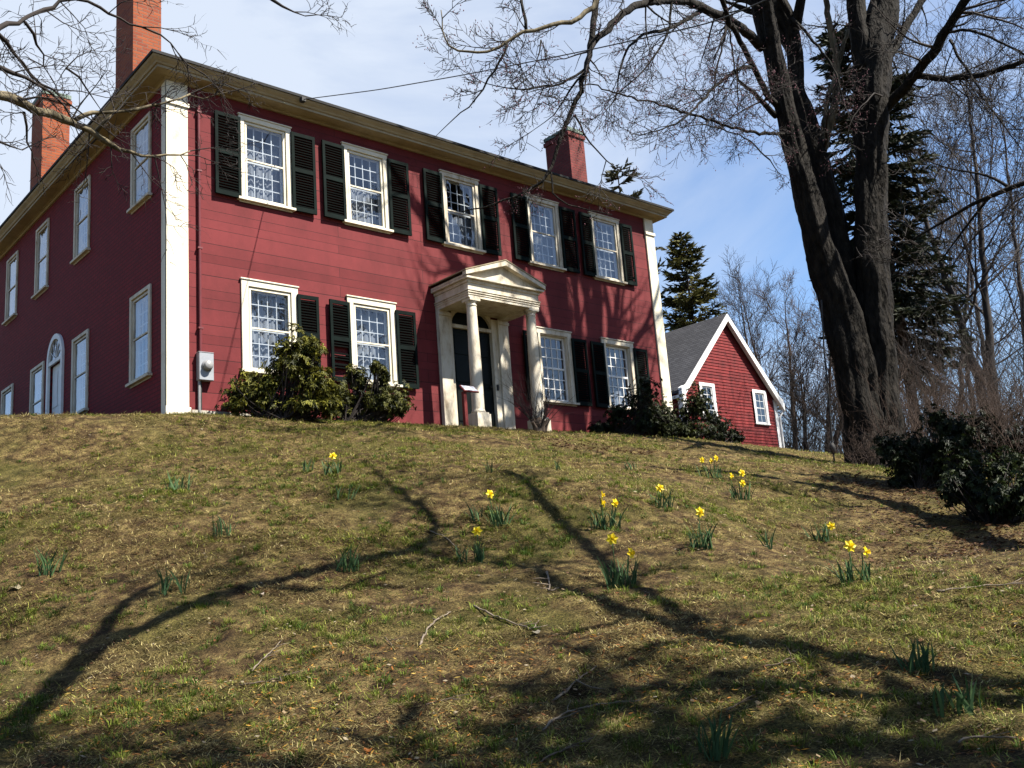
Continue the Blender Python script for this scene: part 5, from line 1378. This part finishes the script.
leaf(930, 591, 7, (.6, .42, .2), 'tan dead leaf at the left end of the long straight twig')
leaf(262, 597, 5, (.6, .5, .42), 'small pale pink dead leaf beside the forked branch shadow')
leaf(760, 707, 8, (.5, .36, .2), 'tan dead leaf right of the upright leaf clump')

# ------------------------------------------------------------------ grass, thatch and leaf litter
rng = np.random.default_rng(99)
MOULD = [(hit(u, v)[0], r) for u, v, r in ((890, 486, 1.1), (925, 496, 1.2), (960, 512, 1.2), (995, 528, 1.2), (1030, 540, 1.3), (1060, 550, 1.4), (575, 447, .45), (605, 449, .5), (632, 452, .45), (552, 440, .4))]
def mould(x, y):
    m = np.zeros(len(x))
    for p, r in MOULD: m = np.maximum(m, np.exp(-(((x-p[0])**2+(y-p[1])**2)/(r*r))**2))
    return np.clip(m*1.1+(vnoise(x, y, 3.0, 61, 2)-.5)*.5*(m > .05), 0, 1)
def scatter(n, s0, s1, power=1.0):
    """points spread over the lawn the photographer sees, denser close by"""
    s = s0+(s1-s0)*rng.random(n)**power
    t = (rng.random(n)*2-1)*(s*.60+1.2)
    x = CX+0.667*s+0.745*t; y = CY+0.745*s-0.667*t
    k = (y < -.25) | (x > 12.9) | (x < -.25)
    return x[k], y[k], s[k]
def grass(n, s0, s1, hgt, wid, flat, kind, power=1.0):
    x, y, s = scatter(n, s0, s1, power)
    gn = vnoise(x, y, .75, 21, 4)*.6+vnoise(x, y, 2.6, 22, 2)*.4
    tuft = vnoise(x, y, 5.5, 25, 2)
    bare = vnoise(x, y, .55, 23, 3)*.55+vnoise(x, y, 2.2, 24, 2)*.45
    toe = np.exp(-((s-12.1)/.7)**2)
    if kind == 'green': keep = rng.random(len(x)) < np.clip((gn-.44+.10*toe)*4.5, 0, 1)*np.clip((tuft-.42)*5, 0.04, 1)
    else: keep = rng.random(len(x)) < np.clip((bare-.36)*5.0, .04, 1)
    keep &= rng.random(len(x)) > mould(x, y)*.95
    gn = gn+.16*toe
    x, y, s, gn = x[keep], y[keep], s[keep], gn[keep]
    n = len(x); z = ground(x, y)
    h = hgt*rng.uniform(.45, 1.3, n)*(1+.02*s); w = wid*rng.uniform(.7, 1.3, n)*(.7+.055*s)
    az = rng.uniform(0, 6.283, n); el = np.clip(rng.normal(flat, .28, n), .05, 1.5)
    dirv = np.stack([np.cos(az)*np.cos(el), np.sin(az)*np.cos(el), np.sin(el)], 1)
    sv = np.stack([-np.sin(az), np.cos(az), np.zeros(n)], 1)*w[:, None]
    b = np.stack([x, y, z-.004+rng.random(n)*(.012 if kind != 'green' else 0)], 1)
    mid = b+dirv*(h*.55)[:, None]; tip = b+dirv*h[:, None]; tip[:, 2] -= h*.22*rng.random(n)
    tip[:, 2] = np.maximum(tip[:, 2], z+.004)
    V = np.stack([b-sv, b+sv, mid+sv*.7, mid-sv*.7, tip], 1).reshape(-1, 3)
    i = np.arange(n)[:, None]*5
    F = np.concatenate([np.concatenate([i, i+1, i+2], 1), np.concatenate([i, i+2, i+3], 1), np.concatenate([i+3, i+2, i+4], 1)])
    r = rng.random((n, 1)); v = rng.uniform(.4, 1.45, (n, 1))
    if kind == 'green':
        c = (np.array([.040, .080, .010])*(1-r)+np.array([.165, .18, .026])*r)*v
    else:
        straw = np.array([.48, .395, .170]); brown = np.array([.10, .062, .027]); olive = np.array([.29, .295, .062])
        pick = rng.random((n, 1)); g3 = np.clip((gn[:, None]-.38)*4.0, 0, .75)
        c = np.where(pick < g3, olive, np.where(r < .55, straw, brown))*v
    return V, F, np.repeat(c, 5, axis=0)
def emit(name, sets):
    Vs, Fs, Cs = [], [], []; o = 0
    for V, F, c in sets:
        Vs.append(V); Fs.append(F+o); Cs.append(c); o += len(V)
    return tag(tris_mesh(name, np.concatenate(Vs), np.concatenate(Fs), M['blade'], np.concatenate(Cs)), kind='stuff')
def tufts(n, s0, s1, power=1.0, dry=False):
    x, y, s = scatter(n, s0, s1, power)
    g = vnoise(x, y, .75, 21, 4)*.6+vnoise(x, y, 2.6, 22, 2)*.4
    k = rng.random(len(x)) < np.clip((g-.40)*4, .03, 1)*(1-mould(x, y))
    if dry:
        bare = vnoise(x, y, .55, 23, 3)*.55+vnoise(x, y, 2.2, 24, 2)*.45
        k = rng.random(len(x)) < np.clip((bare-.36)*6, .05, 1)*(1-mould(x, y))
    x, y, s = x[k], y[k], s[k]; lum = np.repeat(rng.uniform(.55, 1.35, len(x)), 26)[:, None]
    per = 26; n = len(x)*per
    sz = np.repeat(rng.uniform(.5, 1.25, len(x)), per); hue = np.repeat(rng.random(len(x)), per)[:, None]
    az = rng.uniform(0, 6.283, n); rr = rng.random(n)*(.085 if dry else .045)*sz
    X = np.repeat(x, per)+np.cos(az)*rr; Y = np.repeat(y, per)+np.sin(az)*rr; S = np.repeat(s, per); Z = ground(X, Y)
    h = .060*sz*rng.uniform(.5, 1.2, n); w = .0022*(.7+.055*S); el = rng.uniform(.05, .55, n) if dry else rng.uniform(.55, 1.4, n)
    dv = np.stack([np.cos(az)*np.cos(el), np.sin(az)*np.cos(el), np.sin(el)], 1); sv = np.stack([-np.sin(az), np.cos(az), np.zeros(n)], 1)*w[:, None]
    b = np.stack([X, Y, Z-.004], 1); mid = b+dv*(h*.6)[:, None]; tip = b+dv*h[:, None]+np.stack([np.cos(az), np.sin(az), -.9*np.ones(n)], 1)*(h*.22)[:, None]
    V = np.stack([b-sv, b+sv, mid+sv*.7, mid-sv*.7, tip], 1).reshape(-1, 3); i = np.arange(n)[:, None]*5
    F = np.concatenate([np.concatenate([i, i+1, i+2], 1), np.concatenate([i, i+2, i+3], 1), np.concatenate([i+3, i+2, i+4], 1)])
    c = (np.array([.036, .090, .010])*(1-hue)+np.array([.19, .22, .028])*hue)*rng.uniform(.65, 1.25, (n, 1))
    if dry: c = (np.array([.23, .165, .070])*(1-hue)+np.array([.53, .455, .19])*hue)*rng.uniform(.6, 1.25, (n, 1))
    c = c*lum
    return V, F, np.repeat(c, 5, axis=0)
emit('dry_grass', [tufts(9000, 3.6, 10, .8, True), tufts(8000, 9, 19, 1.0, True), grass(200000, 3.6, 9.5, .055, .0019, .24, 'dry', .8), grass(140000, 9.0, 17, .060, .0024, .28, 'dry', .9), grass(70000, 15, 27, .06, .003, .35, 'dry')])
emit('green_grass', [tufts(6500, 3.6, 11, .8), tufts(4200, 10, 20), grass(150000, 3.6, 9.5, .042, .0019, .7, 'green', .8), grass(120000, 9.0, 17, .048, .0024, .75, 'green', .9), grass(60000, 15, 27, .06, .003, .8, 'green')])
def litter(n, s0, s1, sz, power, mode):
    x, y, s = scatter(n, s0, s1, power)
    if mode == 'needles':                                # orange flecks: dead bits plus sun dapples put into the colour, near lawn
        t = (x-CX)*.745-(y-CY)*.667
        k = (vnoise(x, y, 1.8, 41, 3) > .46) & (s < 6.6)
        x, y, s = x[k], y[k], s[k]
    if mode == 'mould':
        k = rng.random(len(x)) < mould(x, y)*.8; x, y, s = x[k], y[k], s[k]
    n = len(x); z = ground(x, y)+.012+rng.random(n)*.02
    az = rng.uniform(0, 6.283, n); l = sz*rng.uniform(.5, 1.4, n); w = l*(rng.uniform(.35, .8, n) if mode != 'needles' else rng.uniform(.15, .3, n))
    a = np.stack([np.cos(az), np.sin(az), rng.normal(0, .25, n)], 1)*l[:, None]; c = np.stack([-np.sin(az), np.cos(az), rng.normal(0, .3, n)], 1)*w[:, None]
    o = np.stack([x, y, z], 1)
    V = np.stack([o-a, o+c, o+a, o-c], 1).reshape(-1, 3)
    i = np.arange(n)[:, None]*4; F = np.concatenate([np.concatenate([i, i+1, i+2], 1), np.concatenate([i, i+2, i+3], 1)])
    pal = np.array([(.17, .09, .04), (.11, .06, .03), (.26, .19, .11), (.17, .065, .025), (.34, .28, .19)]) if mode != 'needles' else np.array([(.42, .23, .04), (.36, .14, .03), (.27, .12, .035), (.46, .32, .08), (.2, .09, .03)])  # the orange palette carries the sun dapples
    if mode == 'mould': pal = np.array([(.085, .045, .022), (.06, .033, .018), (.13, .07, .035), (.04, .024, .014), (.11, .05, .025)])
    cc = pal[rng.integers(0, len(pal), n)]*rng.uniform(.7, 1.2, (n, 1))
    return V, F, np.repeat(cc, 4, axis=0)
emit('leaf_litter', [litter(9000, 3.6, 11, .013, .8, 'leaf'), litter(4000, 10, 22, .017, 1, 'leaf'), litter(15000, 3.6, 6.8, .017, 1, 'needles'), litter(90000, 9, 20, .022, 1, 'mould')])  # needles set: orange sun-dapple flecks and dead bits
